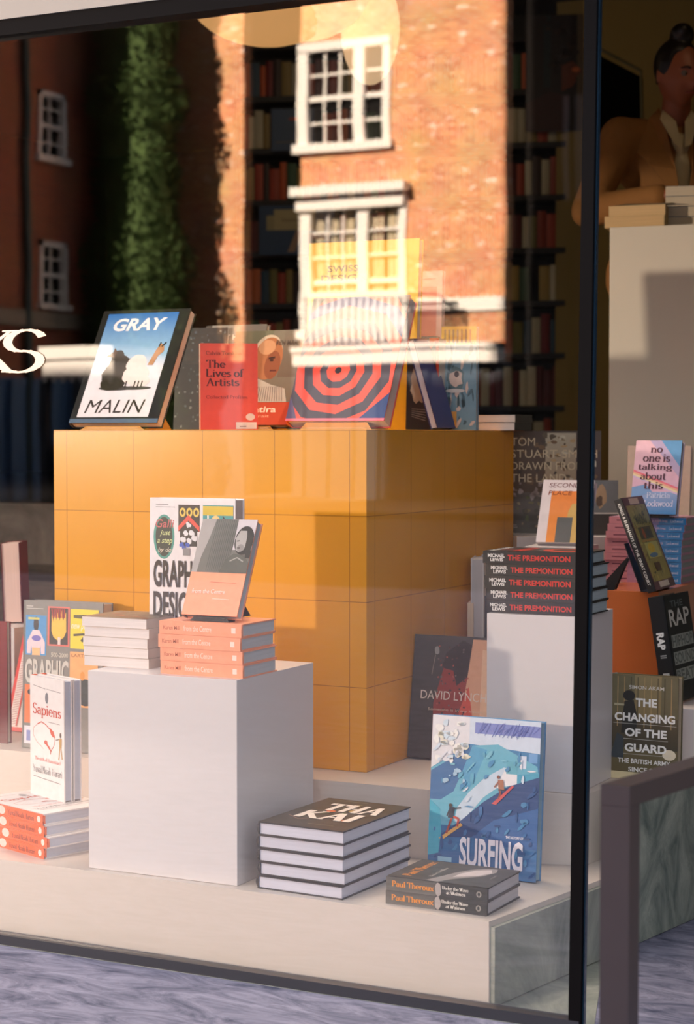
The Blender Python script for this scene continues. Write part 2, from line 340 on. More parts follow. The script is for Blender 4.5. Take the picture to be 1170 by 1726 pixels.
class Print:                     # everything printed on one flat side of a cover, in 0..1 x 0..1
    def __init__(s, w, h, frame, lift=0.0004):
        s.w, s.h = w, h; s.o, s.u, s.v_, s.n = frame; s.vs = []; s.fs = []; s.cs = []; s.d = lift
    def add(s, pts, faces, cols):
        b = len(s.vs)
        for p in pts: s.vs.append(s.o + s.u * (p[0] * s.w) + s.v_ * (p[1] * s.h) + s.n * (s.d + (p[2] if len(p) > 2 else 0)))
        for f in faces:
            s.fs.append([b + i for i in f]); s.cs.append([cols[i] for i in f] if isinstance(cols, list) else [cols] * len(f))
        s.d += 0.00005
    def rect(s, x0, y0, x1, y1, c, c2=None):       # c at the bottom, c2 at the top
        a = lin(c); b = lin(c2) if c2 else a
        s.add([(x0, y0), (x1, y0), (x1, y1), (x0, y1)], [[0, 1, 2, 3]], [a, a, b, b])
    def poly(s, pts, c):
        for ax, lim, sg in ((0, 0.0, 1), (0, 1.0, -1), (1, 0.0, 1), (1, 1.0, -1)):      # keep the ink on the cover
            out = []
            for i, b in enumerate(pts):
                a = pts[i - 1]; ia = (a[ax] - lim) * sg >= 0; ib = (b[ax] - lim) * sg >= 0
                if ia != ib:
                    t = (lim - a[ax]) / (b[ax] - a[ax]); out.append((a[0] + (b[0] - a[0]) * t, a[1] + (b[1] - a[1]) * t))
                if ib: out.append(b)
            pts = out
            if len(pts) < 3: return
        s.add(pts, [list(range(len(pts)))], lin(c))
    def ell(s, cx, cy, rx, ry, c, n=20, rot=0, jag=0.0):
        pts = []
        for i in range(n):
            a = 2 * math.pi * i / n; k = 1 + random.uniform(-jag, jag); x = rx * math.cos(a) * k; y = ry * math.sin(a) * k
            q = R(rot); pts.append((cx + x * math.cos(q) - y * math.sin(q), cy + x * math.sin(q) + y * math.cos(q)))
        s.poly(pts, c)
    def line(s, pts, wd, c):
        for (ax, ay), (bx, by) in zip(pts, pts[1:]):
            dx, dy = (bx - ax) * s.w, (by - ay) * s.h; L = math.hypot(dx, dy) or 1
            nx, ny = -dy / L * wd / 2 / s.w, dx / L * wd / 2 / s.h
            s.poly([(ax + nx, ay + ny), (ax - nx, ay - ny), (bx - nx, by - ny), (bx + nx, by + ny)], c); s.d -= 0.00005
        s.d += 0.00005
    def text(s, t, x, y, w_, h_, c, bold=0.0, shear=0.0, serif=False, thick=0.13, rot=False):
        vs, fs = serif_shape(t, thick, thick * .35, shear) if serif else text_shape(t, bold, shear)
        if not vs: return
        x0 = min(v.x for v in vs); x1 = max(v.x for v in vs); y0 = min(v.y for v in vs); y1 = max(v.y for v in vs)
        if serif: y0 = min(y0, 0)
        pts = [((v.x - x0) / (x1 - x0), (v.y - y0) / (y1 - y0)) for v in vs]
        if rot: pts = [(1 - b, a) for a, b in pts]
        s.add([(x + a * w_, y + b * h_, v.z) for (a, b), v in zip(pts, vs)], fs, lin(c))
    def build(s, name, parent):
        me = bpy.data.meshes.new(name); me.from_pydata([tuple(v) for v in s.vs], [], s.fs); me.materials.append(PRINT)
        ca = me.color_attributes.new('Col', 'FLOAT_COLOR', 'CORNER'); k = 0
        for f, cs in zip(s.fs, s.cs):
            for c in cs: ca.data[k].color = c; k += 1
        me.update(); o = bpy.data.objects.new(name, me); COL.objects.link(o); o.parent = parent; return o

# ------------------------------------------------------------------ books
def lying(p, yaw, t, spine_front=True):
    """matrix of a book lying front cover up. spine_front: the spine looks at the street, p = right front bottom corner;
    else the foot edge looks at the street, p = left front bottom corner"""
    if spine_front: B = Matrix(((0, 0, -1, 0), (1, 0, 0, 0), (0, -1, 0, 0), (0, 0, 0, 1)))
    else: B = Matrix(((1, 0, 0, 0), (0, 0, 1, 0), (0, -1, 0, 0), (0, 0, 0, 1)))
    return T(p + Vector((0, 0, t)), yaw) @ B
def standing(p, yaw, t, lean=0.0, lip=0.0, tilt=0.0):
    return T(p + Vector((0, 0, t * math.sin(R(lean)) + lip)), yaw) @ Matrix.Rotation(-R(lean), 4, 'X') @ Matrix.Rotation(R(tilt), 4, 'Y')
def book(name, label, M, w_, h_, t, cover, kind='soft', pages=(228, 220, 210), art=None, spine=None, group=None, flip=False, spine_col=None, copyof=None):
    e = empty(name, label, 'book', M, group)
    c = 0.0028 if kind == 'hard' else 0.0007; o = 0.003 if kind == 'hard' else 0.0004
    mb = MB(); mb.box(0, w_, 0, c, 0, h_); mb.box(0, w_, t - c, t, 0, h_)
    if spine_col: mb.cur = 1
    if kind == 'hard':           # rounded spine
        n = 6; b = len(mb.v); sx = -1 if flip else 1; X0 = w_ if flip else 0
        prof = [(X0 - sx * 0.004 * math.sin(math.pi * i / n), c + (t - 2 * c) * i / n) for i in range(n + 1)]
        pin = [(X0 + sx * c, y) for x, y in reversed(prof)]
        q = prof + pin
        if not flip: q = q[::-1]
        mb.prism(q, 0, h_)
    else:
        mb.box(w_ - c if flip else 0, w_ if flip else c, c, t - c, 0, h_)
    mats = [paint('book_cover', cover, 0.42, 0.04)]
    if spine_col: mats.append(paint('book_spine', spine_col, 0.42, 0.04))
    mb.build('cover', mats, e)
    pb = MB()
    if flip: pb.box(o, w_ - c, c, t - c, o, h_ - o)
    else: pb.box(c, w_ - o, c, t - c, o, h_ - o)
    pb.build('page_block', pages_mat(pages), e)
    if art:
        P = Print(w_, h_, (Vector((0, 0, 0)), Vector((1, 0, 0)), Vector((0, 0, 1)), Vector((0, -1, 0)))); art(P)
        if P.vs: P.build('cover_print', e)
    if spine:                    # 0..1 runs from the head to the foot of the spine
        P = Print(h_, t, (Vector((-0.0005 if kind == 'soft' else -0.0042, t, h_)), Vector((0, 0, -1)), Vector((0, -1, 0)), Vector((-1, 0, 0)))); spine(P)
        if P.vs: P.build('spine_print', e)
    return e
def copy_thing(o, M, label=None):
    c = o.copy(); COL.objects.link(c); c.matrix_world = M
    if label: c['label'] = label
    for ch in [x for x in bpy.data.objects if x.parent == o]:
        d = ch.copy(); COL.objects.link(d); d.parent = c
    return c
def easel(label, p, yaw, wd, ht, lean, col, lipd=0.03):
    """folded display stand: lip, back panel and strut"""
    e = empty('book_easel', label, 'book stand', T(p, yaw))
    m = paint('easel_board', col, 0.4, 0.05)
    s, c = math.sin(R(lean)), math.cos(R(lean))
    mb = MB(); mb.poly([(0, 0, 0), (wd, 0, 0), (wd * .92, lipd * .1, lipd * .35), (wd * .08, lipd * .1, lipd * .35)]); mb.box(0, wd, 0, lipd, 0, 0.002)
    mb.box(wd * .1, wd * .9, 0.001, 0.003, 0, 0.007)
    mb.build('lip', m, e)
    mb = MB(); y0 = lipd
    a = [(wd * .08, y0, 0.002), (wd * .92, y0, 0.002), (wd * .75, y0 + ht * s, ht * c), (wd * .25, y0 + ht * s, ht * c)]
    b = [(x, y + .002, z) for x, y, z in a]
    mb.poly(a); mb.poly(b[::-1])
    for i in range(4): j = (i + 1) % 4; mb.poly([a[j], a[i], b[i], b[j]])
    mb.build('back_panel', m, e)
    mb = MB(); yb = y0 + ht * s * 1.9 + 0.03
    for xx in (wd * .35, wd * .65 - .002):
        a = [(xx, y0 + ht * s * .75 + .003, ht * c * .75), (xx, yb, 0), (xx, y0 + ht * s * .55 + .05, 0.0)]
        b = [(x + .002, y, z) for x, y, z in a]; mb.poly(a); mb.poly(b[::-1])
        for i in range(3): j = (i + 1) % 3; mb.poly([a[j], a[i], b[i], b[j]])
    mb.build('strut', m, e)
    return e

WHITE = paint('white_laminate', (214, 206, 206), 0.32, 0.02, 3)
CREAM = paint('cream_paint', (225, 216, 196), 0.5, 0.03, 3)
BLACK = paint('black_metal', (4, 4, 7), 0.6, 0.1, spec=.08)
DARK = paint('dark_paint', (28, 22, 20), 0.6, 0.1)
Z1, Z2 = 0.175, 0.34
YG = 3.42                        # the plane of the shop window

# ================================================================== SETTING: street
PAVE = stone_mat('granite_paving', (52, 58, 84), (150, 148, 168), 5.0, (1.0, 2.4, 1.0), 0.7, 14, 2.0)
STONE = stone_mat('grey_marble', (104, 112, 106), (176, 176, 164), 3.0, (1.2, 1.2, 0.6), 0.35, 8, 1.6)
GREEN = stone_mat('green_marble', (92, 106, 100), (172, 178, 164), 6.0, (1.4, 1.4, 0.8), 0.3, 9, 1.6)
mb = MB().box(-40, 25, -6, YG - 0.02, -0.2, 0); struct(mb.build('pavement', PAVE))
mb = MB().box(-40, 25, -19, -6, -0.25, -0.1); struct(mb.build('road', paint('asphalt', (52, 52, 56), 0.9, 0.2, 20)))
mb = MB().box(-40, 25, -60, -19, -0.2, 0); struct(mb.build('pavement_far', paint('far_paving', (88, 84, 82), 0.9, 0.15, 2)))

def mir(p): return Vector((p.x, 2 * YG - p.y, p.z))
YV = 31.0; YR = 2 * YG - YV       # the facade across the street
def fx(px): return at_Y(px, 735, YV).x
def fz(px, py): return at_Y(px, py, YV).z
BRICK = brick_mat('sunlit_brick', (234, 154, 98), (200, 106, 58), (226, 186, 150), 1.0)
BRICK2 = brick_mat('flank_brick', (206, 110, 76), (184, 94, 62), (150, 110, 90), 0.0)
SHADE_BRICK = paint('shade_dark_brick', (24, 17, 16), 0.9, 0.3, 3)  # near black brick colour holds the shade of recess and far house
FRAME = paint('white_window_paint', (238, 228, 222), 0.5, 0.03)
def pane_mat():
    m = paint('dark_window_glass', (26, 24, 24), 0.12, 0.6, 2.2); return m
PANE = pane_mat(); BLUE = paint('blue_shopfront', (17, 26, 42), 0.5, 0.1, 2)

def wall_holes(x0, x1, z0, z1, y, th, holes, m=None):
    """wall in the X-Z plane whose street face is at y, thickness th towards -y, with openings"""
    xs = sorted({x0, x1, *[h[0] for h in holes], *[h[1] for h in holes]}); zs = sorted({z0, z1, *[h[2] for h in holes], *[h[3] for h in holes]})
    m = m or MB()
    for a, b in zip(xs, xs[1:]):
        for c, d in zip(zs, zs[1:]):
            if any(h[0] <= (a + b) / 2 <= h[1] and h[2] <= (c + d) / 2 <= h[3] for h in holes): continue
            m.box(a, b, y - th, y, c, d)
    return m
XB = fx(222); XL0 = fx(345); XG0, XG1 = fx(412), fx(507); XE = fx(851)
W1 = (fx(512), fx(655), fz(585, 246), fz(585, 80)); W2 = (fx(518), fx(682), fz(600, 560), fz(600, 345))
house = empty('brick_house', 'sunlit orange brick town house with white windows across the street', 'house', T(Vector((-15, YR, 0))))
def hb(mbx, name, mat, parent=house): return mbx.build(name, mat, None, mat=None) if False else _hb(mbx, name, mat, parent)
def _hb(mbx, name, mat, parent):
    o = mbx.build(name, mat); o.parent = parent; o.matrix_parent_inverse = WORLD_INV(parent); return o
def WORLD_INV(p):
    M = p.matrix_world if p.parent is None else None
    if M is None: return Matrix.Identity(4)
    return Matrix(p.matrix_basis).inverted() if p.matrix_world == Matrix.Identity(4) else p.matrix_world.inverted()
m = wall_holes(XG1, XE, 0, 13, YR, 0.3, [W1, W2]); m.box(XB + .01, XG0, YR - 0.3, YR, 0, 13)
hb(m, 'wall', BRICK)
hb(MB().box(XG0 - .3, XG0 - .002, YR - 3, YR - .3, 0, 13).box(XG0, XG1, YR - 2.4, YR - 2.2, 0, 13).box(XG1, XG1 + .3, YR - 3, YR - .3, 0, 13), 'recess', SHADE_BRICK)  # deep shade of the recess is put into its dark wall colour
def sash(rect, cols, rows, split, parent, name='window', curtain=None):
    x0, x1, z0, z1 = rect; y = YR - 0.02
    f = MB(); t = 0.10
    f.box(x0 - .12, x0 + t, y - .1, y + .06, z0, z1); f.box(x1 - t, x1 + .05, y - .1, y + .06, z0, z1)
    f.box(x0 - .12, x1 + .05, y - .1, y + .06, z1 - .02, z1 + .14); f.box(x0 - .18, x1 + .1, y - .1, y + .14, z0 - .1, z0 + .06)
    xm = x0 + (x1 - x0) * split; f.box(xm - .11, xm + .11, y - .1, y + .05, z0, z1)
    def bars(a, b, nc):
        for i in range(1, nc): xx = a + (b - a) * i / nc; f.box(xx - .02, xx + .02, y - .09, y - .03, z0, z1)
        for i in range(1, rows): zz = z0 + (z1 - z0) * i / rows; w_ = .045 if i == rows // 2 else .022; f.box(a, b, y - .09, y - .02, zz - w_, zz + w_)
    bars(x0 + t, xm - .11, cols); bars(xm + .11, x1 - t, 1)
    w = hb(f, name, FRAME, parent)
    g = MB().box(x0, x1, y - .14, y - .12, z0, z1).build('pane', PANE); g.parent = w
    if curtain:
        c = MB()
        for i in range(26): xx = x0 + (x1 - x0) * (i + .2) / 26; c.box(xx, xx + (x1 - x0) / 26 * .6, y - .119, y - .11, z0, z1) if i % 4 else None
        c = c.build('shutter', paint('shutter', (196, 178, 150), 0.7)); c.parent = w
    return w
sash(W1, 3, 4, .66, house); sash(W2, 3, 5, .58, house, curtain=True)
c = MB(); c.box(fx(500), fx(690), YR, YR + .30, fz(590, 328), fz(590, 313)); c.box(fx(505), fx(683), YR, YR + .14, fz(590, 352), fz(590, 328))
hb(c, 'cornice', FRAME)
c = MB(); c.box(XG1, XE, YR, YR + .06, fz(800, 524), fz(800, 499)); hb(c, 'string_course', FRAME)
c = MB(); c.box(XG1, XE, YR, YR + .35, fz(800, 612), fz(800, 579)); c.box(XG1, XE, YR, YR + .42, fz(800, 588), fz(800, 579)); hb(c, 'fascia', FRAME)
c = MB()                         # balcony balusters and iron rail
bx0, bx1 = fx(520), fx(700); zb = fz(600, 579)
c.box(bx0, bx1, YR + .2, YR + .34, fz(600, 505), fz(600, 494))
for i in range(15):
    xx = bx0 + (bx1 - bx0) * (i + .5) / 15; c.tube([(xx, YR + .27, zb), (xx, YR + .27, zb + .3), (xx, YR + .27, fz(600, 505))], [.05, .075, .04], 8)
hb(c, 'balustrade', FRAME)
c = MB()
for i in range(22):
    xx = fx(690) + (fx(782) - fx(690)) * i / 21; c.tube([(xx, YR + .3, zb), (xx, YR + .3, fz(740, 512))], .014, 6)
c.tube([(fx(690), YR + .3, fz(740, 512)), (fx(782), YR + .3, fz(740, 512))], .03, 6)
c.tube([(fx(690), YR + .3, fz(740, 496)), (fx(750), YR + .3, fz(740, 496)), (fx(782), YR + .3, fz(740, 530))], .02, 6)
hb(c, 'iron_railing', BLACK)
c = MB()                         # ground floor shopfront
for i in range(9):
    xx = XG1 + (XE - XG1) * i / 8; c.box(xx - .12, xx + .12, YR, YR + .12, 0, fz(800, 612))
c.box(XG1, XE, YR, YR + .05, 0, fz(800, 612)); hb(c, 'shopfront', BLUE)
c = MB().box(XB, XG0, YR, YR + .05, 0, 2.6); hb(c, 'plinth_wall', BLUE)
# left wing: its flank faces us, in its own shade
P_ = (XL0 + .02 - XB) / math.tan(SUN_AZ); YF = YR + P_
wing = empty('brick_wing', 'shaded red brick side wing with two small sash windows and a drain pipe', 'house', T(Vector((XB, YF, 0))))
def flank(px, py):               # pixel -> (y, z) on the flank plane
    d = ray(px, py); p = CAM + d * (XB / d.x); return 2 * YG - p.y, p.z
def fw(x0, x1, yt, yb):
    a = flank(x0, (yt + yb) / 2); b = flank(x1, (yt + yb) / 2); return (min(a[0], b[0]), max(a[0], b[0]), flank((x0 + x1) / 2, yb)[1], flank((x0 + x1) / 2, yt)[1])
V1 = fw(63, 110, 158, 272); V2 = fw(65, 112, 408, 520)
mm = MB(); ys = sorted({YR, YF, V1[0], V1[1], V2[0], V2[1]}); zs = sorted({0, 13, V1[2], V1[3], V2[2], V2[3]})
for a, b in zip(ys, ys[1:]):
    for c_, d_ in zip(zs, zs[1:]):
        if any(v[0] <= (a + b) / 2 <= v[1] and v[2] <= (c_ + d_) / 2 <= v[3] for v in (V1, V2)): continue
        mm.box(XB - .3, XB, a, b, c_, d_)
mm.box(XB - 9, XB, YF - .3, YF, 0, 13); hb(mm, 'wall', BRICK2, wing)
for v in (V1, V2):
    f = MB(); t = .09
    f.box(XB - .1, XB + .05, v[0], v[0] + t, v[2], v[3]); f.box(XB - .1, XB + .05, v[1] - t, v[1], v[2], v[3])
    f.box(XB - .1, XB + .05, v[0], v[1], v[3] - t, v[3]); f.box(XB - .1, XB + .12, v[0] - .06, v[1] + .06, v[2] - .04, v[2] + .07)
    ym = (v[0] + v[1]) / 2; f.box(XB - .08, XB - .02, ym - .018, ym + .018, v[2], v[3])
    for k in (1, 2, 3): zz = v[2] + (v[3] - v[2]) * k / 4; q = .04 if k == 2 else .016; f.box(XB - .08, XB - .01, v[0], v[1], zz - q, zz + q)
    w_ = hb(f, 'window', FRAME, wing)
    g = MB().box(XB - .16, XB - .13, v[0], v[1], v[2], v[3]).build('pane', PANE); g.parent = w_
yp = flank(40, 400)[0]
hb(MB().tube([(XB + .1, yp, 0), (XB + .1, yp, 12.6)], .07, 10), 'drain_pipe', paint('grey_pipe', (70, 82, 78), 0.5), wing)
yb0 = flank(0, 540)[0]; hb(MB().box(XB, XB + .1, YR, YF, flank(100, 556)[1], flank(100, 530)[1]), 'string_course', paint('grey_band', (150, 135, 120), 0.8), wing)
bl = MB().box(XB, XB + .08, YR, YF, 0, 2.2)
for i in range(7): yy = YR + .3 + i * .62; bl.box(XB, XB + .2, yy - .1, yy + .1, 0, 2.15)
hb(bl, 'shopfront', paint('lifted_shopfront_blue', (74, 104, 142), .6, .1, 2), wing)  # shopfront blue lightened for the wing, light put into its colour
# building at the right, shade painted into its brick, under the added tower's shadow
hb2 = empty('dark_house', 'dark brown house with painted shade beyond the sunlit brick front, mirrored beside the window post', 'house', T(Vector((XE, YR, 0))))
m = MB(); m.box(XE - 2, XE + 9, YR - 1.0, YR - .6, 0, 13)
for k in range(3):
    for j in range(3):
        pass
hb(m, 'wall', SHADE_BRICK, hb2)
f = MB(); x0, x1 = fx(930), fx(962)
f.box(x0, x1, YR - .6, YR - .5, fz(945, 330), fz(945, 150)); hb(f, 'window', paint('pale_blind', (120, 116, 122), 0.7), hb2)
hb(MB().tube([(fx(948), YR - .4, 0), (fx(948), YR - .4, 12)], .05, 8), 'drain_pipe', BLACK, hb2)
# stall with a white canopy on dark blue posts
sp0, sp1 = mir(at_Y(66, 735, 25.0)), mir(at_Y(192, 735, 25.0)); zt = at_Y(130, 584, 25.0).z; zb_ = at_Y(130, 636, 25.0).z
stall = empty('street_stall', 'white street canopy on dark blue posts', 'stall', T(Vector((sp0.x, sp0.y, 0))))
m = MB().box(sp0.x, sp1.x, sp0.y - 1.4, sp0.y, zt - .2, zt); m.box(sp0.x + .03, sp1.x - .03, sp0.y - 1.36, sp0.y - .04, zb_, zt - .24)
for i in range(8):
    xx = sp0.x + (sp1.x - sp0.x) * (i + .5) / 8; m.tube([(xx, sp0.y - .03, zb_ + .02), (xx, sp0.y - .03, zb_ - .1)], [.07, .03], 8)
hb(m, 'canopy', FRAME, stall)
for xx in (sp0.x + .06, (sp0.x + sp1.x) / 2, sp1.x - .06):
    for yy in (sp0.y - .1, sp0.y - 1.3): hb(MB().box(xx - .07, xx + .07, yy - .07, yy + .07, 0, zb_), 'post', BLUE, stall)
hb(MB().box(sp0.x + .05, sp1.x - .05, sp0.y - 1.2, sp0.y - .3, 0, 1.0), 'counter', BLUE, stall)
# evergreen in the corner between the wing and the house
tx = (fx(215) + fx(345)) / 2 + .16; ty = YR + 1.2
tree = empty('evergreen_tree', 'tall dark column shaped evergreen beside the shaded red brick wing, mirrored in the glass', 'tree', T(Vector((tx, ty, 0))))
rg = random.Random(3); vs = []; fs = []
for i in range(26000):
    z = rg.uniform(.9, 12.5); a = rg.uniform(0, 2 * math.pi)
    rr = (.78 + .08 * math.sin(z * 1.9) + .08 * math.sin(z * 4.3 + 1) + .22 * max(0, 1 - abs(z - 3.5) / 3)) * rg.uniform(.72, 1.06)
    c_ = Vector((tx + rr * math.cos(a), ty + rr * math.sin(a), z)); s_ = rg.uniform(.035, .075)
    u = Vector((rg.gauss(0, 1), rg.gauss(0, 1), rg.gauss(0, 1))).normalized(); v = u.orthogonal().normalized()
    b = len(vs); vs += [c_ - u * s_, c_ + v * s_ * .5, c_ + u * s_, c_ - v * s_ * .5]; fs.append([b, b + 1, b + 2, b + 3])
m = MB(); m.v = [tuple(x) for x in vs]; m.f = fs; m.m = [0] * len(fs)
m.tube([(tx, ty, z) for z in (.8, 3, 6, 9, 12.4)], [.4, .72, .68, .66, .5], 14)
hb(m, 'foliage', paint('evergreen_leaf', (74, 94, 46), 0.8, 0.5, 3), tree)
hb(MB().tube([(tx, ty, 0), (tx, ty, 1.2)], [.16, .12], 10), 'trunk', paint('bark', (60, 46, 36), 0.9, 0.2), tree)

# ================================================================== SETTING: the shop
XT = XE - (YG + .1 - YR) * math.tan(SUN_AZ); XS = XG1 + 1.75 - (YG + .1 - YR) * math.tan(SUN_AZ)
facade = MB().box(XS, XT, YG + .1, 16, 3.6, 18.7); facade.box(XT, 26, YG + .1, 16, 3.6, 46); facade.box(-60, XS, YG + .1, 16, 3.6, 15.2)  # unseen block, its steps and tower shaped to cast the street's shadow edges
struct(facade.build('wall_upper_shadow_block', paint('shop_render', (120, 112, 104), 0.8)))
struct(MB().box(-9, .6, YG + .1, 13.2, 3.5, 3.6).build('ceiling', paint('ceiling_paint', (70, 58, 46), 0.8)))
struct(MB().box(-9.2, -9, YG, 13.2, 0, 3.6).build('wall_left', paint('side_wall', (40, 36, 34), 0.8)))
WR = on(1400, 7.6, 0)
struct(MB().box(.6, .8, YG, 13.2, 0, 3.6).build('wall_right', paint('olive_wall', (116, 104, 62), 0.8)))
struct(MB().box(-9.2, .8, 13.2, 13.4, 0, 3.6).build('wall_back', paint('back_wall', (34, 28, 26), 0.8)))
struct(MB().box(-.3, 26, YG, YG + .1, 0, 3.6).build('wall_front_right', paint('shop_render', (120, 112, 104), 0.8)))
struct(MB().box(-60, -8, YG, YG + .1, 0, 3.6).build('wall_front_left', paint('shop_render', (120, 112, 104), 0.8)))
hz = at_Y(100, 54, YG).z
struct(MB().box(-8, -.3, YG - .035, YG + .12, hz + .034, 3.6).build('trim_1', paint('grey_lintel', (150, 146, 140), 0.5)))
struct(MB().box(-8, -.3, YG - .03, YG + .03, hz, hz + .0335).build('trim_2', BLACK))
# floors
ml = on(985, 3.601, 0); MX = ml.x
EA = at_z(1012, 1600, 0); EB = at_z(1170, 1528, 0); ed = (EB - EA).normalized(); EC = EA + ed * 2.4
struct(MB().prism([(-9, YG - .02), (MX + .012, YG - .02), (MX + .012, YG + .04), (EA.x + .012, EA.y), (EC.x, EC.y), (-9, EC.y)], -.06, 0).build('floor', STONE))
struct(MB().box(-9, .6, YG - .02, 13.2, -.2, -.0605).build('subfloor', DARK))
struct(MB().prism([(MX + .0125, YG - .02), (.6, YG - .02), (.6, EC.y), (EC.x + .001, EC.y), (EA.x + .0125, EA.y), (MX + .0125, YG + .04)], -.06, -.0005).build('pavement_entrance', PAVE))
yA = on(45, 8.05, 0).y
m = MB().box(-9, .6, yA, 13.2, .0, .87); struct(m.build('floor_raised', STONE))
struct(MB().box(-9, .6, yA + .02, 13.2, .87, .875).build('floor_boards', paint('dark_floor', (34, 28, 26), 0.5)))
struct(MB().box(-9, -3.2, on(45, 7.1, 0).y, yA, 0, .61).build('trim_4', stone_mat('brown_stone', (96, 88, 74), (150, 138, 118), 4, (1, 1, 3), .6)))
# window: pane, base channel, corner post
gl = MB(); gl.box(-8, MX - .006, YG - .004, YG + .004, .02, hz + .01)
gl.m = [1] * 6; gl.m[2] = 0
w1 = gl.build('window_1', [glass_mat('window_glass', 0.17, (.97, .985, .98), 0.0020), glass_mat('window_glass_body', 0, (.985, .99, .985), 0)])
struct(w1)
struct(MB().box(-8, MX, YG - .016, YG + .016, 0, .022).build('trim_3', paint('dark_channel', (34, 38, 48), 0.4)))
post = MB(); q = .021
a, b = ml, ml + Vector((.0, 0, 0))
sh = .020                        # the post leans a little
post.v = [(MX - .022, YG - .015, 0), (MX + .003, YG - .015, 0), (MX + .003, YG + .016, 0), (MX - .022, YG + .016, 0),
          (MX + .003, YG - .015, 2.2), (MX + .028, YG - .015, 2.2), (MX + .028, YG + .016, 2.2), (MX + .003, YG + .016, 2.2)]
post.f = [[3, 2, 1, 0], [4, 5, 6, 7], [0, 1, 5, 4], [1, 2, 6, 5], [2, 3, 7, 6], [3, 0, 4, 7]]; post.m = [0] * 6
struct(post.build('trim_5', BLACK))
ge = MB().box(MX + .0035, MX + .0065, YG - .006, YG + .006, 0, 2.2); ge.v = [(x + (.025 if z > 1 else 0), y, z) for x, y, z in ge.v]
struct(ge.build('trim_6', paint('glass_edge', (24, 44, 60), 0.15, 0.3, 6, coat=.5)))

# ================================================================== DISPLAY PLATFORMS AND PLINTHS
def xy(p): return (p.x, p.y)
# low front platform
cR = at_z(825, 1553, Z1); farR = at_z(1030, 1470, Z1)
f0 = at_z(0, 1449, Z1); YP = (cR.y + f0.y) / 2
plat = empty('display_platform', 'low white platform along the window under the front books', 'platform', T(Vector((cR.x, YP, 0))))
def hb_(mbx, name, mat, parent): return hb(mbx, name, mat, parent)
sidev = Vector((math.sin(R(10.5)), math.cos(R(10.5)), 0))
cR = Vector((cR.x, YP, 0)); cB = cR + sidev * ((at_z(1012, 1600, 0) - cR).dot(sidev)); cB.z = 0
hb(MB().prism([(-6.5, YP), xy(cR), xy(cB), (cB.x - .3, 4.6), (-6.5, 4.6)], 0.001, Z1), 'deck', paint('warm_white_laminate', (212, 198, 188), 0.35, 0.02, 3), plat)
n_ = Vector((sidev.y, -sidev.x, 0)) * .012
hb(MB().prism([xy(cR + sidev * .004), xy(cR + n_ + sidev * .004), xy(cB + n_), xy(cB)], 0.002, Z1 - .012), 'stone_side', STONE, plat)
# upper platform
q = [at_z(x, y, Z2) for x, y in ((-120, 1250), (523, 1313), (721, 1331), (985, 1339))]
YQ = max(p.y for p in q[:2])
q2 = [Vector((-6.5, q[0].y - .0, 0)), q[1], q[2], q[3], q[3] + sidev * .12]
e1 = q[3] + sidev * .12 ; e2 = e1 + Vector((1.0, .02, 0)) ; 
up = empty('display_platform', 'higher white platform carrying the yellow cube and the tall books behind', 'platform', T(Vector((q[3].x, q[3].y, Z1))))
pts_unused = [(-6.5, q[0].y), xy(q[1]), xy(q[2]), xy(q[3]), xy(e1), xy(e2), (e2.x, 7.0), (-6.5, 7.0)]
hb(MB().prism([(-6.5, q[0].y), xy(q[1]), xy(q[2]), xy(q[3]), xy(e1), (e1.x + .05, 5.6), (-6.5, 5.6)], Z1 + .0005, Z2), 'deck', paint('warm_white_laminate', (212, 198, 188), 0.35, 0.02, 3), up)
# marble base at the right
c2_ = cB + sidev * 1.35; yb_ = min(5.58, c2_.y)
base = MB().prism([xy(cB + n_ + sidev * .002), xy(c2_ + n_), (e1.x + .054, c2_.y), (e1.x + .004, e1.y + .01), (cB.x + .002, cB.y + .02)], 0.001, Z2 - .0005)
tag(base.build('marble_base', GREEN), 'grey green marble base wall at the right behind the metal rail', 'stone base')

# yellow tiled cube
yc = on(618, 4.52, Z2); YW, YD, YH = .924, .95, .836
yel = MB().box(-YW, 0, 0, YD, 0.0005, YH).build('yellow_cube', tile_mat(), bevel=.0015)
yel.matrix_world = T(Vector((yc.x, yc.y, Z2)), 0); ZT = Z2 + YH
tag(yel, 'large glossy yellow tiled cube in the middle of the window display', 'display cube')

def plinth(name, label, p, w_, d_, h_, yaw=0, mat=WHITE):
    o = MB().box(0, w_, 0, d_, 0.0005, h_).build(name, mat, bevel=.001); o.matrix_world = T(p, yaw); return tag(o, label, 'plinth')
wp = at_z(150, 1463, Z1); wpr = at_z(400, 1494, Z1); wa = math.degrees(math.atan2(wpr.y - wp.y, wpr.x - wp.x))
WPZ = .628
plinth('white_plinth', 'wide white plinth at the front left, carrying the peach books', wp, (wpr - wp).length, .36, WPZ - Z1, wa)
tp = at_z(970, 1339.5, Z2); TPW = .222
tpz = .747
plinth('white_plinth', 'tall narrow white plinth carrying the stack of black books with red lettering', tp + Vector((-TPW, .004, 0)), TPW + .004, .24, tpz - Z2, 0)
ta = on(872, 5.28, Z2)
plinth('white_plinth', 'white plinth behind the yellow cube, under the garden photograph book', ta, .29, .30, .875 - Z2, 27)
tb = on(884, 4.93, Z2)
plinth('white_plinth', 'white plinth under the leaning white and orange book', tb, .165, .17, .868 - Z2, 8)
ob = on(1112, 4.75, Z2); OBZ = .763
orange = MB().box(-.185, 0, 0, .42, .0005, OBZ - Z2).build('orange_cube', paint('orange_laminate', (184, 96, 42), 0.3, 0.06, 3, coat=.2), bevel=.001)
orange.matrix_world = T(Vector((ob.x, ob.y, Z2)), 0); tag(orange, 'orange brown box at the right carrying the pink and blue stack of books', 'display box')
rb = on(1126, 4.56, Z2)
plinth('white_plinth', 'small low white plinth at the right edge under the black book with block letters', rb, .17, .26, .495 - Z2, 0)
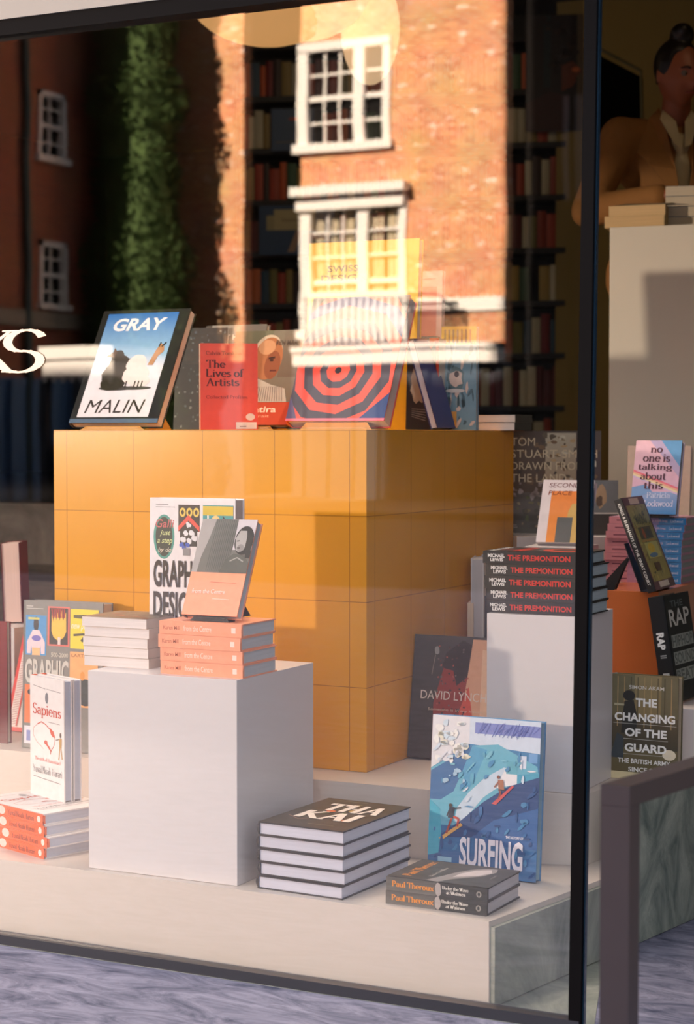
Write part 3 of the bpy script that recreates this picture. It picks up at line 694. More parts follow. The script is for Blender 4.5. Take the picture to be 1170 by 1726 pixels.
lp = on(-60, 5.32, Z2)
plinth('white_plinth', 'white plinth at the far left hidden behind the dark red book', lp, .17, .14, .28, 0)

# ================================================================== BOOKS
# --- Gray Malin
def art_gray(P):
    P.rect(0, 0, 1, 1, (34, 34, 32)); P.rect(.0, 0, 1, .035, (88, 108, 130))
    P.rect(.07, .05, .88, .5, (228, 222, 228), (232, 228, 236)); P.rect(.07, .5, .88, .60, (222, 226, 238), (150, 190, 220)); P.rect(.07, .6, .88, .97, (150, 192, 222), (50, 112, 186))
    P.text('GRAY', .17, .81, .60, .115, (240, 236, 240), .03, .18)
    P.text('MALIN', .14, .085, .66, .115, (52, 44, 40), 0, .18)
    P.ell(.42, .3, .2, .02, (66, 64, 62)); P.ell(.62, .3, .2, .016, (80, 76, 74))
    for x, y, rx, ry in ((.34, .42, .13, .10), (.38, .50, .13, .09), (.36, .34, .14, .06), (.33, .58, .07, .06)): P.ell(x, y, rx, ry, (52, 48, 36), 26, 0, .06)
    P.poly([(.20, .585), (.29, .57), (.31, .62), (.27, .66), (.26, .62)], (90, 66, 44))
    for x, y, rx, ry in ((.60, .42, .15, .09), (.57, .51, .11, .085), (.66, .36, .12, .05)): P.ell(x, y, rx, ry, (238, 224, 220), 26, 0, .05)
    P.poly([(.70, .50), (.76, .50), (.79, .58), (.84, .62), (.83, .66), (.79, .69), (.75, .64)], (186, 138, 96)); P.line([(.80, .66), (.84, .70)], .004, (50, 42, 36)); P.line([(.77, .66), (.78, .70)], .004, (50, 42, 36))
    for x in (.48, .52, .62, .66, .7): P.line([(x, .36), (x, .30)], .004, (60, 50, 46))
p = on(116, 4.96, ZT)
t_ = .030; LN = 29
book('art_book', 'large leaning art book with blue sky and woolly animals on its cover', standing(p, 0, t_, LN, .004), .277, .349, t_, (40, 42, 46), 'hard', (214, 190, 170), art_gray)
easel('gold coloured card stand under the book with the woolly animals', p + Vector((.035, .004, 0)), 0, .20, .20, LN, (206, 150, 62))
# --- The Lives of Artists
RED = (238, 84, 66)
def art_lives(P):
    P.rect(0, 0, 1, 1, RED)
    P.text('Calvin Tomkins', .1, .865, .62, .045, (120, 30, 26), serif=True, thick=.16)
    P.text('The', .1, .715, .34, .095, (96, 30, 28), serif=True, thick=.2); P.text('Lives of', .1, .61, .66, .095, (96, 30, 28), serif=True, thick=.2); P.text('Artists', .1, .505, .58, .095, (96, 30, 28), serif=True, thick=.2)
    P.text('Collected Profiles', .1, .36, .72, .04, (150, 38, 34), serif=True, thick=.14)
    P.ell(.87, .15, .08, .04, (240, 220, 210)); P.rect(.62, .01, .98, .09, (238, 222, 214)); P.line([(.68, .04), (.8, .04)], .002, (120, 60, 60))
p = on(338, 4.80, ZT)
book('paperback', 'upright coral red paperback with a three line dark serif title', standing(p, 36, .038), .148, .222, .038, RED, 'soft', (238, 214, 186), art_lives, flip=True)
# --- bald man cover
def art_man(P):
    P.rect(0, 0, 1, 1, (112, 96, 78), (132, 122, 104)); P.rect(.0, .6, .55, 1, (92, 92, 72), (120, 116, 92)); P.rect(.72, .5, 1, 1, (112, 92, 74), (128, 116, 100))
    P.ell(.52, .72, .22, .235, (206, 186, 160), 30); P.ell(.54, .70, .205, .225, (176, 112, 72), 30); P.ell(.62, .63, .11, .15, (146, 84, 54), 24)
    P.ell(.5, .82, .12, .08, (206, 150, 108)); P.line([(.55, .70), (.64, .71)], .006, (70, 40, 30)); P.ell(.6, .68, .03, .012, (50, 32, 26)); P.line([(.60, .57), (.69, .57)], .005, (96, 44, 36))
    P.poly([(.3, .24), (.42, .50), (.66, .42), (.86, .38), (.92, .24)], (186, 176, 160))
    for i in range(14): P.line([(.4 + .035 * i, .25), (.42 + .03 * i, .40)], .0022, (128, 112, 104))
    P.rect(0, 0, 1, .235, (186, 70, 40)); P.text('a satira', .3, .13, .5, .06, (238, 214, 190), .02); P.text('portrait', .36, .07, .36, .035, (226, 160, 130)); P.text('REN MAR', .62, .84, .3, .05, (96, 80, 68), .01)
p = on(366, 5.02, ZT)
book('art_book', 'leaning hardback with the portrait of a bald man in a striped shirt', standing(p, 0, .024, 22, .004), .216, .276, .024, (70, 58, 48), 'hard', (188, 160, 124), art_man)
easel('gold coloured card stand under the book with the bald man', p + Vector((.03, .004, 0)), 0, .14, .15, 22, (196, 140, 58))
def art_greybk(P):
    P.rect(0, 0, 1, 1, (132, 130, 124)); P.rect(0, .9, 1, 1, (150, 146, 138)); P.rect(0, 0, .1, 1, (60, 56, 52))
    P.text('ART HISTORY', .2, .86, .7, .05, (222, 216, 206), .02)
    for k in range(3): P.line([(.2, .8 - .02 * k), (.86, .8 - .02 * k)], .001, (190, 184, 174))
book('art_book', 'grey book top showing behind the coral red paperback', standing(on(336, 5.34, ZT), 0, .02, 8), .2, .30, .02, (120, 116, 110), 'hard', art=art_greybk)
def art_speck(P):
    P.rect(0, 0, 1, 1, (26, 32, 36)); rg = random.Random(5)
    for i in range(90): x, y = rg.uniform(.03, .97), rg.uniform(.03, .97); P.ell(x, y, rg.uniform(.01, .03), rg.uniform(.006, .018), rg.choice([(110, 120, 122), (70, 86, 96), (48, 60, 62)]), 7, 0, .3); P.d -= .00005
book('art_book', 'dark blue black book with grey speckles between the leaning animal book and the red paperback', standing(on(292, 5.36, ZT), 6, .022, 5), .16, .292, .022, (30, 34, 38), 'hard', art=art_speck)
# --- octagon rings
def art_rings(P):
    P.rect(0, 0, 1, 1, (226, 92, 92), (236, 96, 76)); cx, cy = .43, .40; N = 10
    rr = [.80, .68, .55, .45, .36, .27, .19, .12, .035]; al = P.w / P.h
    for i, r in enumerate(rr):
        col = (74, 70, 84) if i % 2 == 0 else (232, 88, 74)
        if i == 0: col = (60, 74, 116)
        rot = math.pi / N + (.05 * i)
        pts = [(cx + r * math.cos(rot + 2 * math.pi * k / N), cy + r * al * math.sin(rot + 2 * math.pi * k / N)) for k in range(N)]
        P.poly(pts, col if i != len(rr) - 1 else (48, 42, 52))
    P.poly([(.72, 0), (1, 0), (1, .22)], (52, 74, 128)); P.poly([(0, 0), (.12, 0), (0, .2)], (96, 92, 130)); P.poly([(0, .86), (.14, 1), (0, 1)], (90, 90, 82)); P.poly([(.86, 1), (1, 1), (1, .84)], (90, 92, 90))
    P.rect(0, 0, 1, .018, (236, 120, 140))
p = on(481, 4.88, ZT)
book('art_book', 'large leaning art book with concentric red and dark ring polygons', standing(p, 0, .044, 26, .004), .286, .366, .044, (206, 90, 84), 'hard', (214, 208, 214), art_rings)
easel('gold coloured card stand under the book with the ring pattern', p + Vector((.04, .004, 0)), 0, .21, .2, 26, (214, 160, 80), .056)
# --- yellow book behind
def art_swiss(P):
    P.rect(0, 0, 1, 1, (226, 176, 40)); P.text('SWISS', .18, .84, .28, .035, (96, 70, 20), .02); P.text('DESIGN', .12, .79, .42, .035, (96, 70, 20), .02); P.line([(.18, .73), (.34, .73)], .002, (110, 80, 30))
    P.poly([(.08, .1), (.08, .65), (.5, .66), (.5, .1)], (128, 126, 110)); P.poly([(.2, .2), (.26, .58), (.42, .6), (.42, .2)], (226, 104, 80))
book('art_book', 'tall yellow book standing at the back of the yellow cube, behind the ring pattern', standing(on(512, 5.30, ZT), 2, .03, 4, 0), .34, .53, .03, (224, 172, 40), 'hard', art=art_swiss)
def art_pale(P):
    P.rect(0, 0, 1, 1, (232, 200, 192)); P.rect(.08, .5, .92, .9, (222, 150, 140)); P.line([(.1, .95), (.9, .95)], .002, (190, 140, 130)); P.text('PAINTING', .12, .4, .5, .05, (150, 70, 60), .01)
book('art_book', 'pale pink tall book at the back right of the yellow cube', standing(on(630, 5.38, ZT), 0, .02, 3), .206, .452, .02, (226, 196, 190), 'hard', art=art_pale)
# --- A shape: book leaning to the right with its white edge towards us
def art_moon(P):
    P.rect(0, 0, 1, 1, (34, 38, 46)); P.ell(.45, .5, .3, .2, (150, 138, 128), 20, 0, .15); P.ell(.5, .55, .14, .1, (90, 84, 80), 14, 0, .2)
    for k in range(5): P.line([(.2, .15 + k * .02), (.7, .1 + k * .03)], .002, (120, 120, 126))
book('art_book', 'black and white photograph book behind the big ring pattern book', standing(on(684, 5.12, ZT), 0, .015, 3), .085, .25, .015, (30, 32, 40), 'hard', art=art_moon)
book('hardback', 'thin dark blue book leaning like a tent against the ring pattern book',
     standing(on(738, 4.99, ZT), 88, .022, 17), .11, .25, .022, (52, 56, 108), 'hard', (206, 210, 226), flip=True)
def art_teal(P): P.rect(0, 0, 1, 1, (62, 96, 104)); P.rect(0, .8, 1, 1, (82, 116, 120))
book('hardback', 'dark teal book behind the red spined book', standing(on(700, 5.20, ZT), 0, .02, 3), .06, .26, .02, (58, 92, 100), 'hard', art=art_teal)
def art_blue(P):
    P.rect(0, 0, 1, 1, (116, 150, 170)); P.rect(0, .82, 1, 1, (214, 178, 50)); rg = random.Random(2)
    for i in range(7): P.rect(.08 + .12 * i, .84, .13 + .12 * i, .97, (120, 104, 60))
    for i in range(40): x, y = rg.uniform(.08, .92), rg.uniform(.05, .8); P.ell(x, y, rg.uniform(.02, .1), rg.uniform(.02, .06), rg.choice([(70, 96, 108), (84, 110, 124), (210, 190, 182), (140, 168, 180)]), 9, rg.uniform(0, 90), .3); P.d -= .00005
    P.d += .0001; P.ell(.42, .5, .24, .12, (96, 122, 132), 16, 0, .1); P.ell(.42, .5, .18, .085, (220, 196, 186), 12, 0, .25); P.ell(.44, .54, .07, .03, (80, 66, 70)); P.ell(.4, .38, .28, .02, (208, 206, 206)); P.rect(.06, .03, .44, .18, (226, 166, 84))
book('hardback', 'upright illustrated blue book with a yellow band and a red spine', standing(on(744, 5.14, ZT), 10, .03, 0), .098, .284, .03, (120, 150, 170), 'hard', art=art_blue)
def art_redsp(P): P.rect(0, 0, 1, 1, (206, 70, 44)); P.text('PICASSO', .25, .2, .5, .32, (240, 206, 196), .02, rot=True); P.text('JOHN', .3, .6, .4, .16, (236, 170, 60), .02, rot=True)
book('hardback', 'book turned with its red spine to the street beside the illustrated blue book', standing(on(724, 5.10, ZT), 4, .11, 0), .027, .25, .11, (206, 70, 44), 'soft', art=art_redsp)
for k in range(2):
    book('hardback', ['lower', 'upper'][k] + ' of two white paged books lying at the back right of the yellow cube', lying(on(797 + k, 5.32, ZT + k * .0225), 0, .022, False), .128, .13, .022, (36, 36, 34), 'soft', (236, 222, 216), group=None, flip=True)

# --- graphic design (white)
def art_gd(P):
    P.rect(0, 0, 1, 1, (232, 226, 230)); P.line([(.07, .96), (.22, .96)], .0015, (120, 116, 120)); P.line([(.07, .945), (.3, .945)], .0015, (150, 146, 150))
    P.ell(.17, .765, .125, .135, (70, 150, 140), 24); P.ell(.17, .765, .10, .12, (42, 50, 44), 24)
    P.text('Galli', .07, .82, .22, .05, (200, 90, 96), .01, .2); P.text('just', .12, .765, .13, .04, (206, 214, 150), .01, .3); P.text('a step', .09, .715, .18, .04, (206, 214, 150), .01, .3); P.text('by do', .1, .665, .16, .035, (206, 196, 180), .01, .3)
    P.rect(.34, .8, .59, .96, (52, 38, 40)); P.rect(.36, .71, .56, .8, (46, 40, 44))
    for x in (.39, .47, .55): P.ell(x, .915, .036, .028, (230, 196, 90)); P.ell(x, .915, .016, .014, (60, 40, 36))
    P.poly([(.34, .83), (.46, .90), (.59, .83), (.59, .80), (.46, .865), (.34, .80)], (228, 78, 66))
    for x, y in ((.46, .84), (.43, .79), (.5, .79), (.40, .75), (.47, .74), (.53, .76)): P.ell(x, y, .03, .018, (226, 224, 230), 10, 0, .3)
    for x, y in ((.38, .72), (.41, .70), (.45, .72)): P.ell(x, y, .025, .015, (60, 90, 190), 8, 0, .3)
    P.rect(.63, .72, .98, .96, (56, 150, 156)); P.rect(.63, .90, .98, .955, (214, 184, 60)); P.ell(.78, .85, .06, .05, (226, 196, 130)); P.ell(.78, .85, .035, .03, (80, 60, 50)); P.rect(.68, .74, .70, .9, (226, 226, 220)); P.poly([(.86, .9), (.92, .86), (.95, .76), (.88, .78)], (34, 40, 60))
    P.rect(.40, .655, .48, .70, (140, 136, 140)); P.text('GRAPHIC', .05, .46, .60, .165, (36, 18, 22), .028); P.text('DESIGN', .05, .27, .52, .165, (36, 18, 22), .028)
    P.text('the history of graphic design', .08, .22, .8, .02, (120, 110, 116))
p = at_d(250, 735, 4.38)
PT = WPZ
book('art_book', 'large white graphic design book standing upright on the wide white plinth', standing(Vector((p.x, p.y, PT)), 0, .042, 1), .232, .387, .042, (232, 228, 232), 'hard', (206, 190, 186), art_gd)
# --- graphic design (grey)
def art_gg(P):
    P.rect(0, 0, 1, 1, (132, 128, 124)); P.rect(.0, 0, .04, 1, (110, 108, 106)); P.line([(.06, .96), (.2, .96)], .0018, (216, 212, 206)); P.line([(.06, .945), (.42, .945)], .0015, (206, 202, 196))
    P.rect(.05, .63, .49, .90, (70, 146, 204)); P.ell(.27, .84, .055, .05, (46, 44, 48)); P.poly([(.2, .8), (.34, .8), (.46, .72), (.46, .64), (.38, .64), (.37, .70), (.34, .63), (.2, .63), (.17, .70), (.16, .64), (.08, .64), (.08, .72)], (232, 206, 214)); P.rect(.19, .63, .36, .68, (236, 186, 130)); P.ell(.28, .745, .1, .02, (120, 110, 190)); P.rect(.1, .87, .34, .885, (214, 206, 110))
    P.rect(.52, .70, .98, .965, (226, 112, 100)); P.rect(.555, .71, .945, .955, (56, 46, 44))
    P.poly([(.60, .92), (.64, .86), (.66, .94), (.70, .87), (.73, .94), (.77, .87), (.81, .94), (.84, .87), (.90, .93), (.91, .80), (.86, .76), (.78, .74), (.72, .74), (.64, .76), (.60, .80)], (246, 190, 70)); P.rect(.735, .71, .79, .76, (236, 206, 200))
    for k in range(7): P.line([(.6 + k * .045, .95), (.63 + k * .04, .89)], .004, (170, 50, 40))
    P.text('500-2000', .6, .625, .36, .03, (206, 196, 182), .03); P.text('GRAPHIC', .05, .44, .92, .165, (206, 200, 192), .028)
    P.text('DESIGN', .05, .25, .92, .165, (206, 200, 192), .0); P.rect(.05, .17, .3, .43, (232, 120, 66)); P.rect(.05, .03, .3, .15, (226, 216, 226)); P.ell(.17, .38, .06, .02, (60, 46, 44)); P.rect(.1, .05, .2, .12, (120, 130, 190))
def art_gg2(P):
    P.rect(0, 0, 1, 1, (132, 128, 124)); w0 = P.w; P.w = w0 * .6; art_gg(P); P.w = w0
    P.rect(.60, .69, .95, .955, (236, 210, 50)); P.poly([(.64, .915), (.8, .92), (.9, .905), (.8, .89), (.64, .895)], (90, 84, 50)); P.text('new poster', .61, .81, .3, .05, (240, 234, 210), .01, .3)
    P.line([(.64, .78), (.78, .79)], .006, (70, 66, 44)); P.line([(.74, .74), (.82, .80)], .008, (60, 56, 44))
    P.rect(.60, .30, .95, .67, (236, 170, 106)); P.ell(.80, .40, .13, .09, (52, 56, 56)); P.ell(.76, .51, .03, .03, (226, 150, 60)); P.text('LARTA', .62, .635, .2, .02, (150, 90, 50), .01)
p = at_z(37, 1260, Z2)
book('art_book', 'large grey graphic design book with colour pictures, standing at the left', standing(p, 0, .045, 2), .251, .388, .045, (128, 124, 120), 'hard', (206, 186, 166), art_gg2)
# --- left edge: dark red, red with check pattern, thick page block
def art_check(P):
    P.rect(0, 0, 1, 1, (222, 50, 34)); P.rect(.06, .04, .96, .97, (236, 222, 218))
    for i in range(36): P.line([(.08, .06 + i * .025), (.20, .08 + i * .025)], .0014, (190, 120, 130))
    P.line([(.22, .05), (.22, .96)], .004, (222, 60, 40)); P.line([(.22, .42), (.95, .42)], .004, (222, 60, 40)); P.text('DESIGN', .3, .6, .6, .08, (222, 60, 40), .02)
book('art_book', 'bright red leaning book with a white checked cover beside the grey graphic book', standing(on(4, 5.16, Z2), 0, .012, 19), .17, .275, .012, (222, 48, 32), 'hard', art=art_check)
book('art_book', 'plain dark red book at the left edge', standing(on(-78, 5.02, Z2), 3, .02, 0), .165, .325, .02, (120, 16, 20), 'hard', art=lambda P: P.rect(0, 0, 1, 1, (104, 14, 18), (128, 20, 22)))
book('art_book', 'thick dark red book above the plain dark red one, pages facing out', standing(on(36, 5.36, Z2 + .2805), 116, .05, 2), .12, .232, .055, (96, 18, 26), 'hard', (236, 206, 196), flip=True)

# --- Sapiens
def art_sap(P):
    P.rect(0, 0, 1, 1, (234, 226, 224)); P.line([(.1, .92), (.46, .905)], .0016, (150, 140, 140)); P.line([(.5, .905), (.9, .895)], .0016, (150, 140, 140))
    P.ell(.5, .83, .045, .045, (130, 128, 132), 10, 0, .15)
    P.text('Sapiens', .08, .655, .84, .12, (206, 76, 46), serif=True, thick=.16); P.line([(.55, .635), (.88, .632)], .0016, (150, 140, 140))
    P.line([(.22, .60), (.34, .625), (.46, .61), (.58, .58), (.70, .545)], .0026, (206, 76, 46)); P.ell(.66, .55, .08, .025, (214, 84, 54), 10, -20, .2)
    P.line([(.22, .60), (.10, .56), (.10, .50), (.2, .45), (.34, .42), (.40, .40)], .0010, (206, 120, 100)); P.line([(.70, .545), (.74, .49), (.70, .44), (.62, .40)], .0018, (206, 76, 46)); P.ell(.47, .46, .05, .018, (206, 76, 46)); P.ell(.54, .43, .10, .012, (206, 76, 46), 10, -20, .2); P.line([(.62, .40), (.6, .37)], .0026, (206, 76, 46))
    P.ell(.90, .545, .025, .022, (110, 84, 70)); P.poly([(.86, .52), (.94, .52), (.93, .44), (.87, .44)], (190, 146, 80)); P.line([(.88, .44), (.85, .34)], .004, (190, 146, 80)); P.line([(.91, .44), (.95, .35)], .004, (190, 146, 80)); P.line([(.86, .51), (.77, .50)], .0022, (120, 96, 80))
    P.text('The Birth of Humankind', .14, .30, .76, .03, (214, 96, 76), serif=True); P.text('Yuval Noah Harari', .08, .195, .86, .062, (60, 52, 54), serif=True, thick=.1); P.line([(.1, .16), (.9, .145)], .0018, (150, 140, 140))
def spine_sap(P):
    P.rect(0, 0, 1, 1, (232, 98, 42)); P.text('Sapiens', .04, .25, .2, .5, (240, 220, 210), serif=True); P.ell(.38, .5, .055, .4, (236, 206, 196), 18)
    P.text('Yuval Noah Harari', .47, .22, .4, .5, (90, 30, 20), serif=True); P.ell(.94, .5, .025, .3, (240, 220, 210))
SO = (232, 98, 42)
cor = at_z(77, 1448, Z1); SY = -19; sd = Vector((math.cos(R(SY)), math.sin(R(SY)), 0))
names = ['lowest', 'second lowest', 'second highest', 'topmost']; st = .0262
for k, off in enumerate((0, .012, .001, -.004)):
    book('graphic_novel', names[k] + ' of four orange spined books stacked at the lower left', lying(cor + sd * off + Vector((0, 0, k * st)), SY, st - .0004), .19, .275, st - .0004, (232, 224, 222), 'hard', (206, 206, 218),
         art_sap if k == 3 else None, spine_sap, 'stacked orange spined books', spine_col=SO)
sz = Z1 + 4 * st
s1 = at_z(52, 1337, sz)
e = book('graphic_novel', 'front one of two white upright books with orange title, standing on the orange spined stack', standing(s1, SY - 4, .022, 0), .158, .294, .022, (234, 226, 224), 'hard', (190, 194, 210), art_sap, None, 'upright white books with orange title', spine_col=SO)
copy_thing(e, standing(s1 + Vector((-math.sin(R(SY - 4)) * .026, math.cos(R(SY - 4)) * .026, 0)), SY - 4, .022), 'rear one of two white upright books with orange title, standing on the orange spined stack')

# --- white paged stack and peach stack on the wide plinth
names5 = ['lowest', 'second lowest', 'middle', 'second highest', 'topmost']
def art_gr(P):
    P.rect(0, 0, 1, 1, (126, 108, 92)); rg = random.Random(8)
    for i in range(24): a, b = rg.uniform(.05, .9), rg.uniform(.05, .9); P.line([(a, b), (min(.98, a + rg.uniform(.05, .3)), min(.98, b + rg.uniform(-.04, .1)))], .004, rg.choice([(60, 50, 44), (190, 170, 150), (210, 110, 80)]))
wl = at_z(138, 1121, WPZ)
for k, (dx, dy) in enumerate(((.004, 0), (.001, .002), (0, .001), (.003, .003), (-.002, 0))):
    book('paperback', names5[k] + ' of five white paged books stacked at the left of the wide white plinth', lying(wl + Vector((dx, dy + .004, k * .0228)), 0, .0224, False), .178, .16, .0224, (206, 190, 180), 'soft', (236, 224, 220),
         art_gr if k == 4 else None, None, 'white paged books on the wide plinth', flip=True)
PE = (246, 160, 124)
def spine_peach(P):
    P.rect(0, 0, 1, 1, PE); P.text('Karen Mill', .05, .35, .2, .3, (190, 96, 70), .01); P.text('from the Centre', .3, .3, .34, .42, (250, 214, 196), .01); P.rect(.88, .3, .93, .7, (250, 220, 206))
pc = at_z(411, 1144, WPZ)
names4 = ['lowest', 'second lowest', 'second highest', 'topmost']
for k, (dx, dy) in enumerate(((0, 0), (-.002, .002), (-.006, 0), (-.005, .003))):
    book('hardback', names4[k] + ' of four peach coloured books stacked on the wide white plinth', lying(pc + Vector((dx, dy, k * .0298)), 0, .0294), .150, .213, .0294, PE, 'hard', (198, 200, 204), None, spine_peach, 'stacked peach books')
def art_peach(P):
    P.rect(0, 0, 1, .44, (250, 168, 134)); P.rect(0, .44, 1, 1, (122, 118, 112), (126, 124, 120)); P.rect(.66, .68, 1, 1, (214, 204, 210)); P.poly([(0, .44), (0, 1), (.26, 1), (.2, .8), (.12, .6), (.1, .44)], (176, 168, 166))
    for i in range(12): P.line([(.26 + .034 * i, .46), (.28 + .034 * i, .99)], .0012, (98, 96, 92))
    P.poly([(.5, .44), (.58, .58), (.7, .64), (.9, .62), (1, .55), (1, .44)], (104, 102, 96)); P.ell(.84, .78, .17, .15, (64, 60, 58), 24); P.poly([(.68, .80), (.74, .88), (.86, .88), (.9, .76), (.86, .68), (.78, .655), (.72, .68)], (178, 172, 170)); P.ell(.80, .70, .06, .04, (150, 144, 142)); P.poly([(.88, .88), (.98, .82), (1, .6), (.92, .6), (.88, .7)], (70, 66, 62))
    P.line([(.71, .77), (.76, .775)], .002, (60, 56, 54)); P.line([(.74, .70), (.79, .70)], .0024, (80, 70, 70)); P.line([(.66, .56), (.78, .60), (.9, .56)], .003, (170, 166, 160))
    P.line([(.4, .34), (.86, .335)], .001, (206, 120, 96)); P.text('from the Centre', .1, .22, .6, .045, (252, 226, 214), .012); P.line([(.5, .17), (.8, .165)], .0014, (250, 220, 206))
pp = at_d(306, 1041, 4.19); PZ = WPZ + 4 * .0298
book('hardback', 'leaning peach and grey book with a woman photograph on the peach stack', standing(Vector((pp.x, pp.y, PZ)), 1, .026, 25, .003), .142, .232, .026, (240, 160, 128), 'hard', (190, 196, 204), art_peach, spine_col=(100, 104, 108))
easel('black stand under the peach and grey book', Vector((pp.x + .02, pp.y + .004, PZ)), 1, .10, .13, 25, (20, 20, 24), .028)

# --- stack of five dark cookbooks
def art_thai(P):
    P.rect(0, 0, 1, 1, (58, 48, 34), (70, 62, 36)); rg = random.Random(4)
    for i in range(26): P.ell(rg.uniform(.25, .8), rg.uniform(.3, .85), rg.uniform(.015, .05), rg.uniform(.01, .025), rg.choice([(90, 96, 40), (70, 80, 36), (120, 110, 50), (96, 70, 30)]), 7, rg.uniform(0, 180), .2)
    P.ell(.4, .55, .05, .035, (214, 104, 40)); P.ell(.76, .3, .035, .025, (206, 110, 40)); P.ell(.6, .62, .04, .03, (186, 150, 80))
    c = (240, 224, 212)
    P.text('THA', .22, .56, .70, .26, c, serif=True, thick=.26); P.text('KAI', .18, .26, .66, .26, c, serif=True, thick=.26)
    P.line([(.2, .92), (.55, .92)], .002, (150, 140, 110)); P.line([(.5, .1), (.8, .1)], .002, (150, 140, 110)); P.line([(.1, .3), (.3, .2), (.4, .24)], .0016, (190, 140, 110))
kc = at_z(434, 1497, Z1)
for k, (dx, dy, a) in enumerate(((0, 0, 0), (.003, .003, .8), (.001, .002, 0), (-.001, .004, 1), (.002, .001, .3))):
    book('cookbook', names5[k] + ' of five dark covered thick books stacked on the low platform', lying(kc + Vector((dx, dy, k * .0294)), -3 + a, .029, False), .214, .305, .029, (32, 28, 28), 'hard', (208, 206, 220),
         art_thai if k == 4 else None, None, 'stacked dark cookbooks')
# --- two travel books
OR = (226, 140, 46)
def art_trav(P):
    P.rect(0, 0, 1, 1, (70, 66, 58)); P.poly([(0, .50), (0, .62), (.25, .56), (.5, .5), (.75, .42), (.9, .30), (.92, .2), (.75, .16), (.5, .22), (.2, .42)], (150, 140, 136)); P.poly([(.3, .45), (.5, .44), (.74, .36), (.86, .24), (.7, .19), (.5, .26)], (206, 192, 190))
    P.text('Paul Theroux', .12, .80, .8, .1, OR, serif=True, thick=.2); P.text('Under the Wave', .2, .62, .5, .04, (200, 190, 180), serif=True); P.text('a novel', .4, .1, .2, .03, (170, 160, 150), serif=True)
def spine_trav(P):
    P.rect(0, 0, 1, 1, (48, 50, 48)); P.rect(0, 0, .5, 1, (108, 104, 98), (84, 80, 74)); P.ell(.52, .5, .03, .5, (170, 160, 156), 16, 0, .1); P.text('Paul Theroux', .06, .3, .42, .45, OR, serif=True, thick=.22)
    P.text('Under the Wave', .56, .54, .26, .26, (226, 220, 212), serif=True, thick=.18); P.text('at Waimea', .60, .22, .19, .26, (226, 220, 212), serif=True, thick=.18); P.ell(.92, .5, .025, .22, (150, 146, 140)); P.ell(.92, .5, .012, .14, (48, 50, 48))
tc_ = at_z(822, 1544, Z1)
for k in range(2):
    book('hardback', ['lower', 'upper'][k] + ' of two dark books with orange lettering at the platform front corner', lying(tc_ + Vector((k * .001, 0, k * .0292)), -1, .0288), .172, .232, .0288, (56, 54, 50), 'hard', (202, 196, 200), art_trav if k else None, spine_trav, 'dark books with orange lettering', spine_col=(60, 58, 54))
